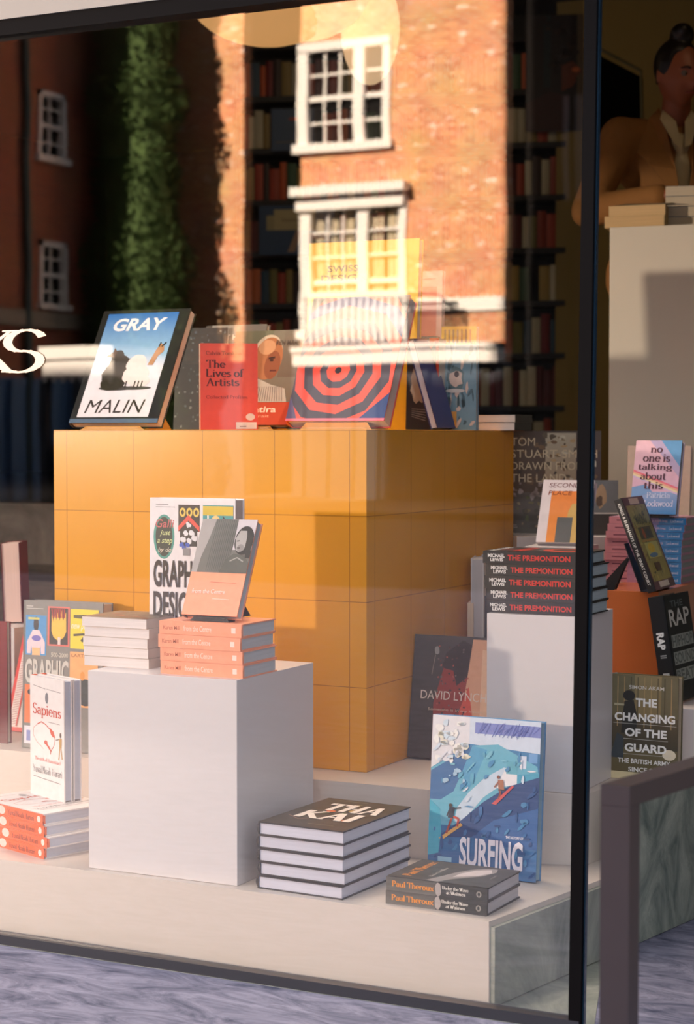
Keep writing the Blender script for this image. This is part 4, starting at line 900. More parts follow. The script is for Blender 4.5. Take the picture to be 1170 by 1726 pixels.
# --- Surfing
def art_surf(P):
    P.rect(0, 0, 1, 1, (40, 104, 160), (64, 130, 176)); P.rect(0, .0, 1, .14, (70, 120, 170), (44, 100, 156))
    P.poly([(0, .66), (.35, .83), (.35, 1), (0, 1)], (226, 222, 226)); P.poly([(.35, .83), (1, .80), (1, 1), (.35, 1)], (206, 216, 232)); P.rect(.4, .9, 1, .97, (122, 134, 196)); rg = random.Random(6)
    P.poly([(0, .66), (.38, .82), (.62, .84), (.98, .72), (1, .64), (.8, .6), (.35, .32), (.2, .3), (0, .30)], (104, 176, 200))
    P.poly([(.02, .65), (.38, .82), (.30, .66), (.22, .52), (.1, .46), (0, .46), (0, .64)], (58, 108, 160)); P.poly([(.3, .66), (.38, .82), (.52, .80), (.42, .62), (.34, .52)], (84, 158, 196))
    P.poly([(.28, .30), (.5, .5), (.72, .62), (.8, .66), (.68, .70), (.5, .62), (.36, .52), (.26, .42), (.24, .34)], (196, 212, 228)); P.poly([(.6, .56), (.7, .70), (.80, .68), (.8, .60)], (232, 228, 232))
    P.poly([(.70, .66), (.80, .66), (.80, .74), (.70, .74)], (96, 170, 190)); P.poly([(.8, .58), (1, .645), (1, .68), (.8, .66)], (72, 160, 190)); P.rect(.82, .7, .88, .78, (210, 220, 236)); P.rect(.9, .74, .98, .80, (110, 160, 210))
    P.poly([(.08, .22), (.3, .34), (.5, .47), (.72, .58), (1, .655), (1, .44), (.6, .36), (.4, .24)], (30, 70, 124)); P.poly([(.4, .24), (.6, .36), (1, .46), (1, .2), (.6, .2)], (44, 96, 156)); P.poly([(0, .1), (0, .46), (.1, .4), (.12, .25), (.1, .12)], (70, 170, 196))
    for i in range(30): x = rg.uniform(.42, .95); P.line([(x, rg.uniform(.88, .93)), (min(1, x + .05), rg.uniform(.93, .98))], .0012, (92, 104, 176))
    for i in range(26): x, y = rg.uniform(.04, .34), rg.uniform(.70, .97); P.ell(x, y, rg.uniform(.02, .05), rg.uniform(.01, .03), rg.choice([(240, 236, 232), (206, 220, 232), (232, 226, 206)]), 8, 0, .3); P.d -= .00005
    P.d += .0001
    P.poly([(.10, .215), (.14, .21), (.32, .31), (.30, .325)], (226, 170, 90)); P.line([(.17, .25), (.22, .36)], .005, (170, 70, 44)); P.line([(.22, .36), (.28, .35), (.27, .30)], .005, (190, 70, 50)); P.poly([(.18, .35), (.23, .35), (.24, .42), (.19, .42)], (44, 52, 70)); P.line([(.22, .41), (.30, .42)], .003, (50, 50, 60)); P.ell(.20, .43, .016, .012, (70, 60, 50)); P.line([(.19, .4), (.17, .36)], .003, (50, 50, 60))
    P.poly([(.58, .465), (.62, .46), (.78, .585), (.76, .59)], (206, 84, 84)); P.line([(.64, .50), (.66, .54), (.64, .56)], .004, (150, 80, 60)); P.line([(.64, .56), (.70, .56)], .005, (60, 50, 60)); P.poly([(.64, .56), (.69, .56), (.68, .62), (.63, .62)], (170, 110, 80)); P.line([(.64, .61), (.60, .57)], .003, (150, 90, 70)); P.ell(.635, .635, .014, .011, (120, 70, 50))
    for i in range(120):
        x, y = rg.uniform(.03, .97), rg.uniform(.03, .97); up = y > .30 + x * .36
        c = rg.choice([(96, 168, 196), (120, 186, 206), (70, 140, 186), (170, 200, 222)] if up else [(36, 84, 140), (52, 108, 164), (30, 72, 126), (62, 130, 178)])
        if up and (x < .35 and y > .64 + x * .4 or abs(y - .30 - x * .36 - .06) < .07 or (x > .3 and y > .84)): c = rg.choice([(224, 224, 232), (206, 218, 232)])
        if y > .8 or (.06 < x < .34 and .2 < y < .46) or (.55 < x < .82 and .44 < y < .68): continue
        P.ell(x, y, rg.uniform(.012, .05), rg.uniform(.006, .018), c, 7, rg.choice([30, 90, 40, 0]), .3); P.d -= .00005
    P.d += .0001
    P.text('SURFING', .30, .05, .58, .19, (232, 226, 236), .03); P.text('THE HISTORY OF', .72, .255, .16, .018, (226, 226, 236), .02); P.rect(.1, .07, .23, .1, (150, 190, 214))
br = at_z(903, 1490, Z1)
book('art_book', 'large blue surfing book with a big wave and two surfers, standing upright', standing(br + Vector((-.262, 0, 0)), 0, .032, 5), .262, .352, .032, (92, 142, 184), 'hard', (150, 186, 206), art_surf)

# --- David Lynch
def art_lyn(P):
    P.rect(0, 0, 1, 1, (58, 54, 50), (70, 70, 70)); P.poly([(.3, 0), (.28, .45), (.4, .8), (.6, .95), (.75, .9), (.82, .5), (.8, 0)], (150, 54, 44)); P.poly([(.36, .74), (.4, .86), (.6, .97), (.75, .92), (.72, .7), (.55, .60), (.5, .72)], (46, 40, 40)); P.poly([(.7, 0), (.66, .55), (.72, .98), (1, .98), (1, 0)], (222, 170, 140)); P.poly([(.62, 0), (.6, .4), (.7, .6), (.78, .3), (.72, 0)], (214, 84, 64)); P.poly([(.86, 0), (.84, .9), (1, .9), (1, 0)], (236, 196, 166)); rg = random.Random(9)
    for i in range(60): P.ell(rg.uniform(.3, .7), rg.uniform(.3, .95), .012, .008, rg.choice([(60, 44, 42), (180, 90, 74), (90, 60, 56), (110, 100, 98)]), 6, 0, .3); P.d -= .00005
    P.d += .0001; P.ell(.29, .88, .03, .03, (150, 150, 150), 9, 0, .3); P.line([(.27, .84), (.24, .68)], .002, (140, 130, 126))
    P.text('DAVID LYNCH', .12, .48, .80, .07, (226, 214, 206)); P.text('Someone is in my house', .22, .385, .66, .026, (220, 196, 180))
p = on(687, 4.72, Z2)
book('art_book', 'dark red and black painted art book leaning beside the yellow cube', standing(p, 0, .035, 9), .225, .312, .035, (66, 60, 56), 'hard', (206, 180, 160), art_lyn)
book('art_book', 'tall white book behind the tall narrow plinth, page edges to the street', standing(on(816, 5.0, Z2), 108, .034, 0), .16, .492, .034, (226, 222, 224), 'hard', (206, 200, 204), flip=True)
book('paperback', 'cream book beside the tall white one behind the painted art book', standing(on(799, 5.0, Z2), 108, .016, 0), .14, .372, .016, (236, 206, 176), 'soft', (236, 210, 184), flip=True)
def art_dkbl(P): P.rect(0, 0, 1, 1, (58, 60, 60)); P.poly([(0, 0), (.9, 0), (.9, .9)], (40, 120, 160))
book('art_book', 'dark grey book with a blue corner behind the tall narrow plinth', standing(on(818, 4.84, Z2), 0, .02, 0), .06, .405, .02, (54, 56, 58), 'hard', art=art_dkbl)

# --- The Premonition stack
def spine_prem(P):
    P.rect(0, 0, 1, 1, (30, 28, 30)); P.text('MICHAEL', .05, .50, .17, .30, (232, 228, 226), .03); P.text('LEWIS', .075, .18, .13, .28, (232, 228, 226), .03); P.text('THE PREMONITION', .25, .27, .62, .46, (206, 44, 34), .03); P.poly([(.93, .7), (.985, .7), (.985, .3), (.965, .3), (.965, .5), (.93, .5)], (226, 220, 220))
def art_prem(P):
    P.rect(0, 0, 1, 1, (34, 30, 30)); P.text('THE', .3, .80, .3, .1, (150, 44, 34), .04); P.text('PREMONITION', .06, .62, .88, .13, (206, 54, 36), .04); P.text('MICHAEL LEWIS', .1, .90, .8, .07, (236, 230, 226), .03); P.ell(.5, .3, .34, .2, (206, 60, 36), 24); P.ell(.55, .3, .2, .12, (40, 30, 30), 20); P.line([(.2, .52), (.8, .52)], .002, (200, 190, 180))
pr = on(983, 4.262, tpz)
for k, dx in enumerate((0, .001, -.002, .001, -.003)):
    book('hardback', names5[k] + ' of five black books with red lettering on the tall narrow plinth', lying(pr + Vector((dx + .006, .004 + (k % 2) * .002, k * .0290)), 2 if k == 4 else 0, .0286), .160, .246, .0286, (30, 28, 30), 'hard', (170, 182, 188), art_prem if k == 4 else None, spine_prem, 'stacked black books with red lettering')

# --- garden book and the white / orange book
def art_tom(P):
    P.rect(0, 0, 1, .4, (52, 48, 30), (96, 84, 76)); P.rect(0, .4, 1, 1, (84, 58, 34), (70, 50, 36)); P.rect(.42, .42, .74, .98, (150, 120, 90), (170, 160, 140)); P.rect(.74, .42, 1, .8, (74, 46, 40), (60, 40, 36)); rg = random.Random(12)
    for i in range(150):
        y = rg.uniform(.03, .97); x = rg.uniform(.03, .97); c = rg.choice([(120, 104, 60), (90, 96, 50), (60, 50, 30), (150, 130, 100)] if y < .35 else ([(170, 150, 146), (140, 120, 112)] if y < .5 else [(110, 80, 46), (84, 66, 40), (64, 46, 30)] + ([(190, 180, 160), (170, 140, 100)] if x > .42 else []))); P.ell(x, y, rg.uniform(.01, .035), rg.uniform(.008, .03), c, 7, 0, .35); P.d -= .00005
    P.d += .0001
    for i, t in enumerate(('TOM', 'STUART-SMITH', 'DRAWN FROM', 'THE LAND')):
        P.text(t, .06, .855 - i * .118, (.25, .90, .76, .58)[i], .078, (206, 184, 150), -.006)
    P.ell(.56, .2, .05, .03, (200, 196, 60)); P.line([(.06, .08), (.12, .08)], .002, (180, 170, 160)); P.line([(.06, .06), (.13, .06)], .002, (180, 170, 160))
book('art_book', 'large square garden photograph book with thin pale capital letters behind the yellow cube', standing(on(852, 5.47, .875), 20, .02, 1), .278, .300, .02, (70, 58, 46), 'hard', (214, 206, 190), art_tom)
def art_second(P):
    P.rect(0, 0, 1, 1, (236, 222, 226)); P.rect(.19, .0, .98, .82, (244, 146, 50), (246, 140, 60)); P.poly([(.5, 0), (.98, 0), (.98, .62), (.62, .62), (.56, .5)], (216, 176, 96)); P.rect(.36, 0, .66, .40, (92, 92, 92))
    P.text('SECOND', .13, .88, .60, .07, (120, 60, 60), .006, .1); P.text('PLACE', .13, .755, .46, .07, (150, 66, 30), .006, .1)
book('paperback', 'leaning white and orange paperback with a grey doorway shape', standing(on(904, 4.97, .868), 4, .026, 23, .0), .142, .178, .026, (234, 224, 230), 'soft', (226, 216, 220), art_second)
def art_lm(P): P.rect(0, 0, 1, 1, (118, 120, 122)); P.rect(0, 0, 1, .38, (60, 54, 50)); P.line([(0, .40), (1, .40)], .003, (222, 214, 206)); P.ell(.35, .7, .2, .2, (180, 150, 116), 14, 0, .2); P.ell(.3, .62, .12, .1, (96, 76, 60), 10, 0, .2)
book('art_book', 'small grey book with a pale line beside the garden photograph book', standing(on(1000, 5.36, .875) + Vector((-.004, 0, 0)), 24, .012, 1), .076, .158, .012, (196, 146, 70), 'hard', art=art_lm)

# --- pink and blue stack on the orange box
def spine_pk(P):
    P.rect(0, 0, 1, 1, (222, 150, 160)); w0 = [(222, 150, 160), (206, 150, 180), (150, 150, 200), (70, 140, 200), (50, 130, 190)]
    for i in range(4): P.rect(.3 + i * .175, 0, .475 + i * .175, 1, w0[i + 1])
    P.line([(.1, .5), (.3, .52)], .003, (130, 70, 90)); P.text('no one is talking', .4, .3, .36, .4, (240, 214, 226), serif=True); P.text('Lockwood', .8, .3, .16, .4, (220, 230, 246), serif=True)
pk = on(1153, 5.0, OBZ)
nm9 = ['lowest', 'second from the bottom', 'third from the bottom', 'fourth from the bottom', 'middle', 'fourth from the top', 'third from the top', 'second from the top', 'topmost']
src = None
for k in range(9):
    M = lying(pk + Vector(((.016 if k < 5 else .004 * (8 - k) + .004) * -1 + .012, .002 * (k % 3), k * .0198)), 0, .0194)
    lb = nm9[k] + ' of nine pink and blue spined books stacked on the orange box'
    if src is None: src = book('hardback', lb, M, .15, .216, .0194, (206, 150, 176), 'hard', (176, 184, 184), None, spine_pk, 'stacked pink and blue books')
    else: copy_thing(src, M, lb)
def art_no(P):
    P.rect(0, 0, 1, .3, (60, 130, 190), (150, 170, 214)); P.rect(0, .3, 1, 1, (222, 180, 206), (232, 190, 204)); P.poly([(.55, 1), (1, .62), (1, 1)], (96, 156, 206)); P.poly([(.3, 1), (1, .5), (1, .64), (.55, 1)], (186, 170, 206))
    for i, c in enumerate(((236, 120, 140), (240, 180, 150), (240, 222, 180), (214, 190, 220))): P.poly([(0, .60 - i * .025), (1, .36 - i * .025), (1, .335 - i * .025), (0, .575 - i * .025)], c)
    P.poly([(0, .36), (.3, .4), (.45, .3), (0, .2)], (120, 160, 210)); c = (84, 44, 62)
    for t, x, y, w_ in (('no', .34, .83, .26), ('one is', .18, .705, .60), ('talking', .10, .575, .74), ('about', .16, .46, .56), ('this', .26, .335, .42)): P.text(t, x, y, w_, .105 if t != 'no' else .07, c, serif=True, thick=.2)
    P.text('Patricia', .34, .215, .5, .08, (222, 226, 246), serif=True); P.text('Lockwood', .3, .10, .62, .09, (232, 226, 246), serif=True)
NZ = OBZ + 9 * .0198
np_ = on(1062, 5.02, NZ)
book('hardback', 'leaning pink and sky blue book on top of the pink and blue stack', standing(np_, 0, .026, 16, .003), .128, .205, .026, (210, 190, 210), 'hard', (190, 196, 198), art_no)
easel('black stand under the pink and sky blue book', np_ + Vector((.014, .004, 0)), 0, .10, .12, 16, (16, 16, 20), .03)
def art_cr(P):
    P.rect(0, 0, 1, 1, (222, 200, 184))
    for i in range(6): P.ell(.3 + .2 * (i % 2), .85 - i * .14, .06, .04, (110, 90, 84), 9, 0, .3)
book('hardback', 'cream book with small dark drawings standing behind the pink and sky blue book', standing(on(1056, 5.34, NZ - .06), 0, .02, 4), .185, .25, .02, (216, 192, 176), 'hard', art=art_cr)
shelf_p = on(1046, 5.27, Z2)
plinth('cream_plinth', 'cream plinth behind the pink and blue stack', shelf_p, .26, .22, NZ - .0605 - Z2, 0, CREAM)

# --- gold patterned book on a black stand
def art_gold(P):
    P.rect(0, 0, 1, 1, (84, 50, 66)); P.rect(.06, .09, .94, .91, (158, 146, 78)); rg = random.Random(21)
    for i in range(70): P.ell(rg.uniform(.1, .9), rg.uniform(.1, .9), rg.uniform(.02, .06), rg.uniform(.01, .02), rg.choice([(120, 116, 50), (186, 172, 96), (90, 96, 60), (140, 120, 60)]), 6, rg.uniform(0, 90), .3); P.d -= .00005
    P.d += .0001; P.rect(.28, .92, .72, .985, (220, 196, 180)); P.rect(.25, .02, .72, .08, (214, 204, 196)); P.text('MAKING', .25, .70, .5, .11, (64, 70, 44), .02); P.rect(.2, .54, .8, .67, (90, 84, 60)); P.ell(.4, .6, .06, .06, (170, 90, 50)); P.ell(.6, .6, .1, .05, (70, 76, 70)); P.rect(.25, .33, .85, .5, (196, 190, 110)); P.ell(.5, .44, .16, .05, (222, 190, 50)); P.ell(.5, .36, .2, .025, (90, 130, 160)); P.rect(.35, .19, .62, .28, (84, 60, 40)); P.line([(.2, .52), (.8, .52)], .004, (190, 140, 60)); P.line([(.2, .31), (.8, .31)], .004, (160, 150, 90))
def spine_gold(P): P.rect(0, 0, 1, 1, (24, 24, 26)); P.text('KINGS & ELEPHANTS OF THE GREAT COURT', .05, .3, .88, .36, (220, 220, 214), .02)
gp = on(1108, 4.70, OBZ)
book('hardback', 'slim leaning book with a gold patterned cover and black spine on the orange box', standing(gp, 93, .020, 21.5, .0), .20, .25, .020, (52, 44, 46), 'hard', (150, 140, 120), art_gold, spine_gold, spine_col=(22, 22, 26))
easel('black stand holding the gold patterned book', gp + Vector((-.02, .03, 0)), 95, .09, .13, 21.5, (16, 16, 22), .03)
# --- black book with block letters
def art_rap(P):
    P.rect(0, 0, 1, 1, (34, 40, 42)); g = (150, 156, 150); P.text('THE', .2, .88, .5, .06, (110, 120, 120), .01); P.text('RAP', .1, .70, .8, .16, (206, 204, 196), .02)
    for i, t in enumerate(('HIPHOP', 'SOUND', 'BEATS')): P.rect(.08, .50 - i * .16, .94, .62 - i * .16, g); P.text(t, .1, .51 - i * .16, .82, .1, (96, 104, 100), .02)
def spine_rap(P): P.rect(0, 0, 1, 1, (24, 28, 32)); P.text('RAP', .34, .22, .16, .5, (232, 232, 230), .05); P.text('II', .55, .3, .03, .4, (160, 160, 160), .03); P.rect(.72, .3, .86, .72, (176, 180, 178))
book('hardback', 'black leaning book with grey block letters at the right edge', standing(on(1147, 4.60, .495), 86, .04, 9, 0), .17, .266, .04, (30, 34, 38), 'hard', (228, 196, 170), art_rap, spine_rap, spine_col=(24, 28, 32))
# --- The Changing of the Guard
def art_guard(P):
    P.rect(0, 0, 1, 1, (96, 84, 56), (110, 102, 76)); P.rect(.35, .45, .75, 1, (128, 108, 70), (140, 124, 88)); P.rect(0, .3, 1, .6, (66, 60, 46), (86, 74, 54)); P.rect(0, 0, 1, .07, (206, 190, 150)); rg = random.Random(3)
    for i in range(9): x = .1 + i * .1; P.line([(x, .5), (x, .98)], .002, rg.choice([(170, 140, 96), (80, 70, 50)]))
    P.ell(.27, .80, .09, .05, (40, 38, 36)); P.poly([(.16, .44), (.2, .74), (.34, .76), (.4, .6), (.38, .44)], (44, 42, 38)); P.poly([(.0, .2), (.1, .44), (.2, .4), (.2, .2)], (60, 66, 70)); P.ell(.88, .26, .1, .05, (220, 206, 180)); P.rect(.05, .7, .2, .72, (170, 160, 130))
    c = (232, 228, 222); P.text('SIMON AKAM', .27, .865, .52, .035, (206, 200, 190), .012)
    for i, (t, x, w_) in enumerate((('THE', .37, .32), ('CHANGING', .06, .9), ('OF THE', .22, .62), ('GUARD', .22, .62))):
        y = .70 - .145 * i; P.text(t, x, y, w_, .08, c, .035)
        if i: P.line([(x - .02, y - .022), (x + w_ + .02, y - .022)], .0008, (206, 200, 190))
    P.text('THE BRITISH ARMY', .12, .155, .78, .045, c, .02); P.text('SINCE 9/11', .28, .075, .48, .045, c, .02)
book('hardback', 'upright brown war photograph book with white capital lettering behind the metal rail', standing(at_z(1028, 1311, Z2) + Vector((0, .0, 0)), -2, .034, 2), .168, .250, .034, (92, 84, 62), 'hard', (214, 196, 166), art_guard, spine_col=(120, 140, 150))

# ================================================================== lettering on the glass
def glass_letter(ch, px0, px1, y0, y1, label):
    a = at_Y(px0, y1, YG - .006); b = at_Y(px1, y0, YG - .006)
    P = Print(b.x - a.x, b.z - a.z, (Vector((0, 0, 0)), Vector((1, 0, 0)), Vector((0, 0, 1)), Vector((0, -1, 0))), lift=.0003)
    P.text(ch, 0, 0, 1, 1, (236, 206, 178), serif=True, thick=.12, shear=.12)
    e = empty('window_lettering', label, 'letter', Matrix.Translation(a)); P.build('letter_face', e)
glass_letter('K', -56, 30, 556, 630, 'cut off white serif letter K on the shop glass at the left edge')
glass_letter('S', -6, 78, 553, 630, 'slanted white serif letter S on the shop glass, right of the cut off letter')

# ================================================================== metal rail on the pavement
r0 = on(1016, 2.68, 0); RZ = at_d(1016, 1326, 2.68).z; rd = Vector((math.sin(R(10.5)), math.cos(R(10.5)), 0)); rn = Vector((rd.y, -rd.x, 0))
rail = empty('metal_barrier', 'dark grey square tube handrail with a post in the right foreground', 'handrail', T(r0))
MET = paint('dark_bronze_metal', (92, 84, 86), 0.35, 0.08, 10, metal=.7)
def obox(p, u, v, a, b, z0, z1): return [xy(p), xy(p + u * a), xy(p + u * a + v * b), xy(p + v * b)]
uu = Vector((1, .05, 0)).normalized()
hb(MB().prism(obox(r0, uu, rd, .043, .030, 0, 0), 0, RZ - .0305), 'post', MET, rail, )
hb(MB().prism(obox(r0 + rd * .95, uu, rd, .043, .030, 0, 0), 0, RZ - .0305), 'post', MET, rail)
hb(MB().prism(obox(r0, uu, rd, .043, .98, 0, 0), RZ - .030, RZ), 'top_rail', MET, rail)

# ================================================================== SHOP INTERIOR
# bookcase
BC = on(395, 10.45, .875); BYAW = 18
Mb = T(BC, BYAW); BW = 1.92
bc = empty('bookcase', 'tall black bookcase full of books along the back of the shop', 'bookcase', Mb)
BK = paint('black_shelf', (16, 12, 12), 0.5, 0.1)
def loc_part(mbx, name, mat, parent): o = mbx.build(name, mat); o.parent = parent; return o
zs_ = [.165 + .2855 * k for k in range(9)]
loc_part(MB().box(0, BW, .26, .28, 0, 2.62), 'back_panel', BK, bc)
for k, zz in enumerate(zs_): loc_part(MB().box(.02, BW - .02, .0, .26, zz - .03, zz), 'shelf', BK, bc)
for xx in (0, BW - .02): loc_part(MB().box(xx, xx + .02, 0, .26, 0, 2.62), 'side_panel', BK, bc)
pal = [(120, 22, 24), (150, 50, 22), (196, 84, 30), (180, 150, 80), (120, 110, 50), (60, 90, 60), (40, 70, 90), (190, 180, 150), (90, 24, 24), (200, 100, 40), (150, 126, 70), (60, 40, 36), (170, 60, 30), (205, 195, 165)]
words = {(120, 22, 24): 'dark red', (150, 50, 22): 'rust red', (196, 84, 30): 'orange', (180, 150, 80): 'straw yellow', (120, 110, 50): 'olive', (60, 90, 60): 'green', (40, 70, 90): 'slate blue', (190, 180, 150): 'cream', (90, 24, 24): 'maroon', (200, 100, 40): 'bright orange', (150, 126, 70): 'tan', (60, 40, 36): 'brown', (170, 60, 30): 'brick red', (205, 195, 165): 'pale cream'}
rg = random.Random(11); cnt = 0
rows = ['bottom', 'second', 'third', 'fourth', 'fifth', 'sixth', 'seventh', 'top']
def shelf_book(name, h_, t, d_):
    m = MB(); n = 5
    prof = [(-.004 * math.sin(math.pi * i / n), t * i / n) for i in range(n + 1)]   # rounded spine faces the room
    m.prism([(y, x) for x, y in prof] + [(t, d_), (0, d_)], 0, h_); m.cur = 1; m.box(.003, t - .003, .004, d_ + .002, .004, h_ + .0006); return m
for k in range(8):
    x = .03; prevw = 'the shelf side'
    while x < BW - .06:
        u = x / BW
        if k in (4,) and .08 < u < .31: x = .31 * BW; continue
        if k == 6 and .12 < u < .26: x = .26 * BW; continue
        if rg.random() < .03: x += .05; continue
        t = rg.choice([.034, .04, .046, .05, .058]); h_ = rg.uniform(.17, .215); c = rg.choice(pal)
        m = shelf_book('shelved_book', h_, t - .003, rg.uniform(.13, .17))
        o = m.build('shelved_book', [paint('spine_' + words[c].replace(' ', '_'), c, .5, .1), pages_mat((200, 190, 170))])
        o.matrix_world = Mb @ Matrix.Translation((x, .03, zs_[k]))
        wd = 'thin' if t < .042 else ('thick' if t > .052 else 'upright')
        part_ = ['left end', 'left half', 'middle', 'right half', 'right end'][min(4, int(u * 5))]
        tag(o, '%s %s book right of %s, %s bookcase shelf, %s' % (wd, words[c], prevw, rows[k], part_), 'book', 'books on the back bookcase')
        prevw = ('a %s one' % words[c]) if t < .05 else ('a thick %s one' % words[c])
        cnt += 1; x += t
print('shelved', cnt)
# poster boards in the bookcase
def board(name, label, x, z, w_, h_, art, col=(44, 66, 92)):
    e = empty(name, label, 'display board', Mb @ Matrix.Translation((x, -.03, z)))
    loc_part(MB().box(0, w_, 0, .012, 0, h_), 'panel', paint('board_panel', col, .5), e)
    P = Print(w_, h_, (Vector((0, 0, 0)), Vector((1, 0, 0)), Vector((0, 0, 1)), Vector((0, -1, 0)))); art(P); P.build('board_print', e)
def art_b1(P): P.rect(0, 0, 1, 1, (52, 78, 110)); P.rect(.2, .5, .75, .92, (190, 176, 130)); P.rect(.1, .5, .2, .8, (170, 160, 120)); P.text('Summer', .3, .68, .34, .06, (60, 50, 40), serif=True); P.poly([(.5, .5), (.58, .5), (.48, .05), (.38, .05)], (170, 140, 120)); P.rect(.58, .1, .95, .42, (120, 36, 46)); P.rect(.7, .1, .9, .3, (30, 30, 34))
def art_b2(P): P.rect(0, 0, 1, 1, (52, 78, 110)); P.ell(.5, .75, .1, .04, (150, 60, 60)); P.line([(.1, .2), (.8, .22)], .004, (110, 100, 80))
board('poster_board', 'blue poster with a pale sheet in the back bookcase', .15, zs_[4] - .02, .42, .27, art_b1)
board('poster_board', 'small plain blue poster high in the back bookcase', .22, zs_[6] - .02, .24, .23, art_b2)

# pendant lamps
SH = paint('lamp_paper', (226, 168, 104), 0.6, 0.04, 5, emit=.7); SH2 = paint('lamp_paper_pale', (236, 196, 150), 0.6, 0.04, 5, emit=.7)
def pendant(label, px, py, D, rx, rz, mat, extra=None):
    c = at_d(px, py, D); e = empty('pendant_lamp', label, 'lamp', T(c, 20))
    m = MB().ball((0, 0, 0), (rx, rx * .55, rz), 28, 16); o = m.build('lamp_shade', mat, None, True); o.parent = e
    if extra: m = MB().ball((extra, .03, .02), (rx * .8, rx * .6, rz * .98), 28, 16); o = m.build('lamp_shade', SH2, None, True); o.parent = e
    o = MB().tube([(0, 0, rz), (0, 0, 3.5 - c.z)], .006, 8).build('cord', BLACK); o.parent = e
pendant('wide tan pendant lamp at the top, left of the mirrored sash window', 455, -20, 6.6, .30, .205, SH, .12)
pendant('oval cream pendant lamp in front of the mirrored sash window', 624, 48, 6.8, .108, .205, SH2)

# counter, books on it
ct = on(1026, 5.95, 0); CZ = at_d(1026, 385, 5.95).z
counter = MB().box(0, .9, 0, .5, 0.0005, CZ - 0.0).build('sales_counter', CREAM, bevel=.002); counter.matrix_world = T(ct, 6); tag(counter, 'tall cream counter block at the right with books on top', 'counter')
def cb(px, D, z): return on(px, D, z)
book('paperback', 'lower of two cream paged books lying at the left end of the counter', lying(cb(1017, 5.97, CZ), 8, .036, False), .19, .14, .036, (196, 170, 120), 'soft', (226, 190, 136), flip=True, group=None)
book('paperback', 'upper of two cream paged books lying at the left end of the counter', lying(cb(1024, 5.98, CZ + .0364), 8, .034, False), .18, .14, .034, (190, 160, 110), 'soft', (232, 196, 142), flip=True)
s_ = MB(); s_.v = [(0, 0, 0), (.20, -.01, .003), (.21, .13, .012), (.03, .14, .024), (0, 0, .001), (.20, -.01, .004), (.21, .13, .013), (.03, .14, .025)]
s_.f = [[3, 2, 1, 0], [4, 5, 6, 7], [0, 1, 5, 4], [1, 2, 6, 5], [2, 3, 7, 6], [3, 0, 4, 7]]; s_.m = [0] * 6
o = s_.build('paper_sheet', paint('grey_paper', (150, 134, 104), .7)); o.matrix_world = T(cb(1026, 6.0, CZ + .0712), 8); tag(o, 'grey sheet of paper lying on the two cream paged books', 'paper')
book('paperback', 'white book behind the grey sheet on the counter', lying(cb(1068, 6.12, CZ + .0), 8, .03, False) , .12, .11, .03, (214, 196, 160), 'soft', (226, 206, 170), flip=True)
for k in range(4):
    book('hardback', names4[k] + ' of four white paged books stacked on the counter at the right edge', lying(cb(1119, 5.98, CZ + .004 + k * .0325), 14, .032, False), .22, .15, .032, (90, 96, 110), 'soft', (220, 204, 176), None, None, 'white paged stack on the counter', flip=True)
# slanted black board on the wall behind
bb = [at_d(x, y, 8.4) for x, y in ((985, 80), (1078, 128), (1080, 215), (985, 240))]
m = MB(); nrm = Vector((0, .05, 0)); m.v = [tuple(p) for p in bb] + [tuple(p + nrm) for p in bb]
m.f = [[3, 2, 1, 0], [4, 5, 6, 7]] + [[i, (i + 1) % 4, 4 + (i + 1) % 4, 4 + i] for i in range(4)]; m.m = [0] * 6
o = m.build('wall_board', BLACK); tag(o, 'black slanted board with a pale edge behind the seated shop person', 'board')
m = MB().tube([bb[0] + Vector((0, -.01, .03)), bb[1] + Vector((.01, -.01, .02)), bb[2] + Vector((.012, -.01, 0))], .008, 6); f = m.build('edge_strip', paint('pale_edge', (110, 104, 70), .6)); f.parent = o
struct(MB().box(-3.62, .6, 9.6, 9.7, .875, 3.5).build('wall_partition', paint('olive_wall', (150, 128, 74), 0.85)))

# ================================================================== PEOPLE
def remesh(mbx, name, mat, parent, voxel, smooth=6):
    o = mbx.build(name, mat, None, True); o.parent = parent
    r = o.modifiers.new('union', 'REMESH'); r.mode = 'VOXEL'; r.voxel_size = voxel; r.use_smooth_shade = True
    s = o.modifiers.new('soft', 'SMOOTH'); s.factor = .6; s.iterations = smooth
    return o
SKIN = paint('skin', (160, 92, 62), 0.5, 0.05, 12); HAIR = paint('dark_hair', (22, 15, 14), 0.45, 0.3, 30)
COAT = paint('camel_coat', (150, 102, 50), 0.85, 0.1, 25, bump=.2); SHIRT = paint('cream_shirt', (206, 190, 150), 0.8, 0.05, 15)
TROU = paint('dark_trousers', (30, 28, 34), 0.8, 0.1)

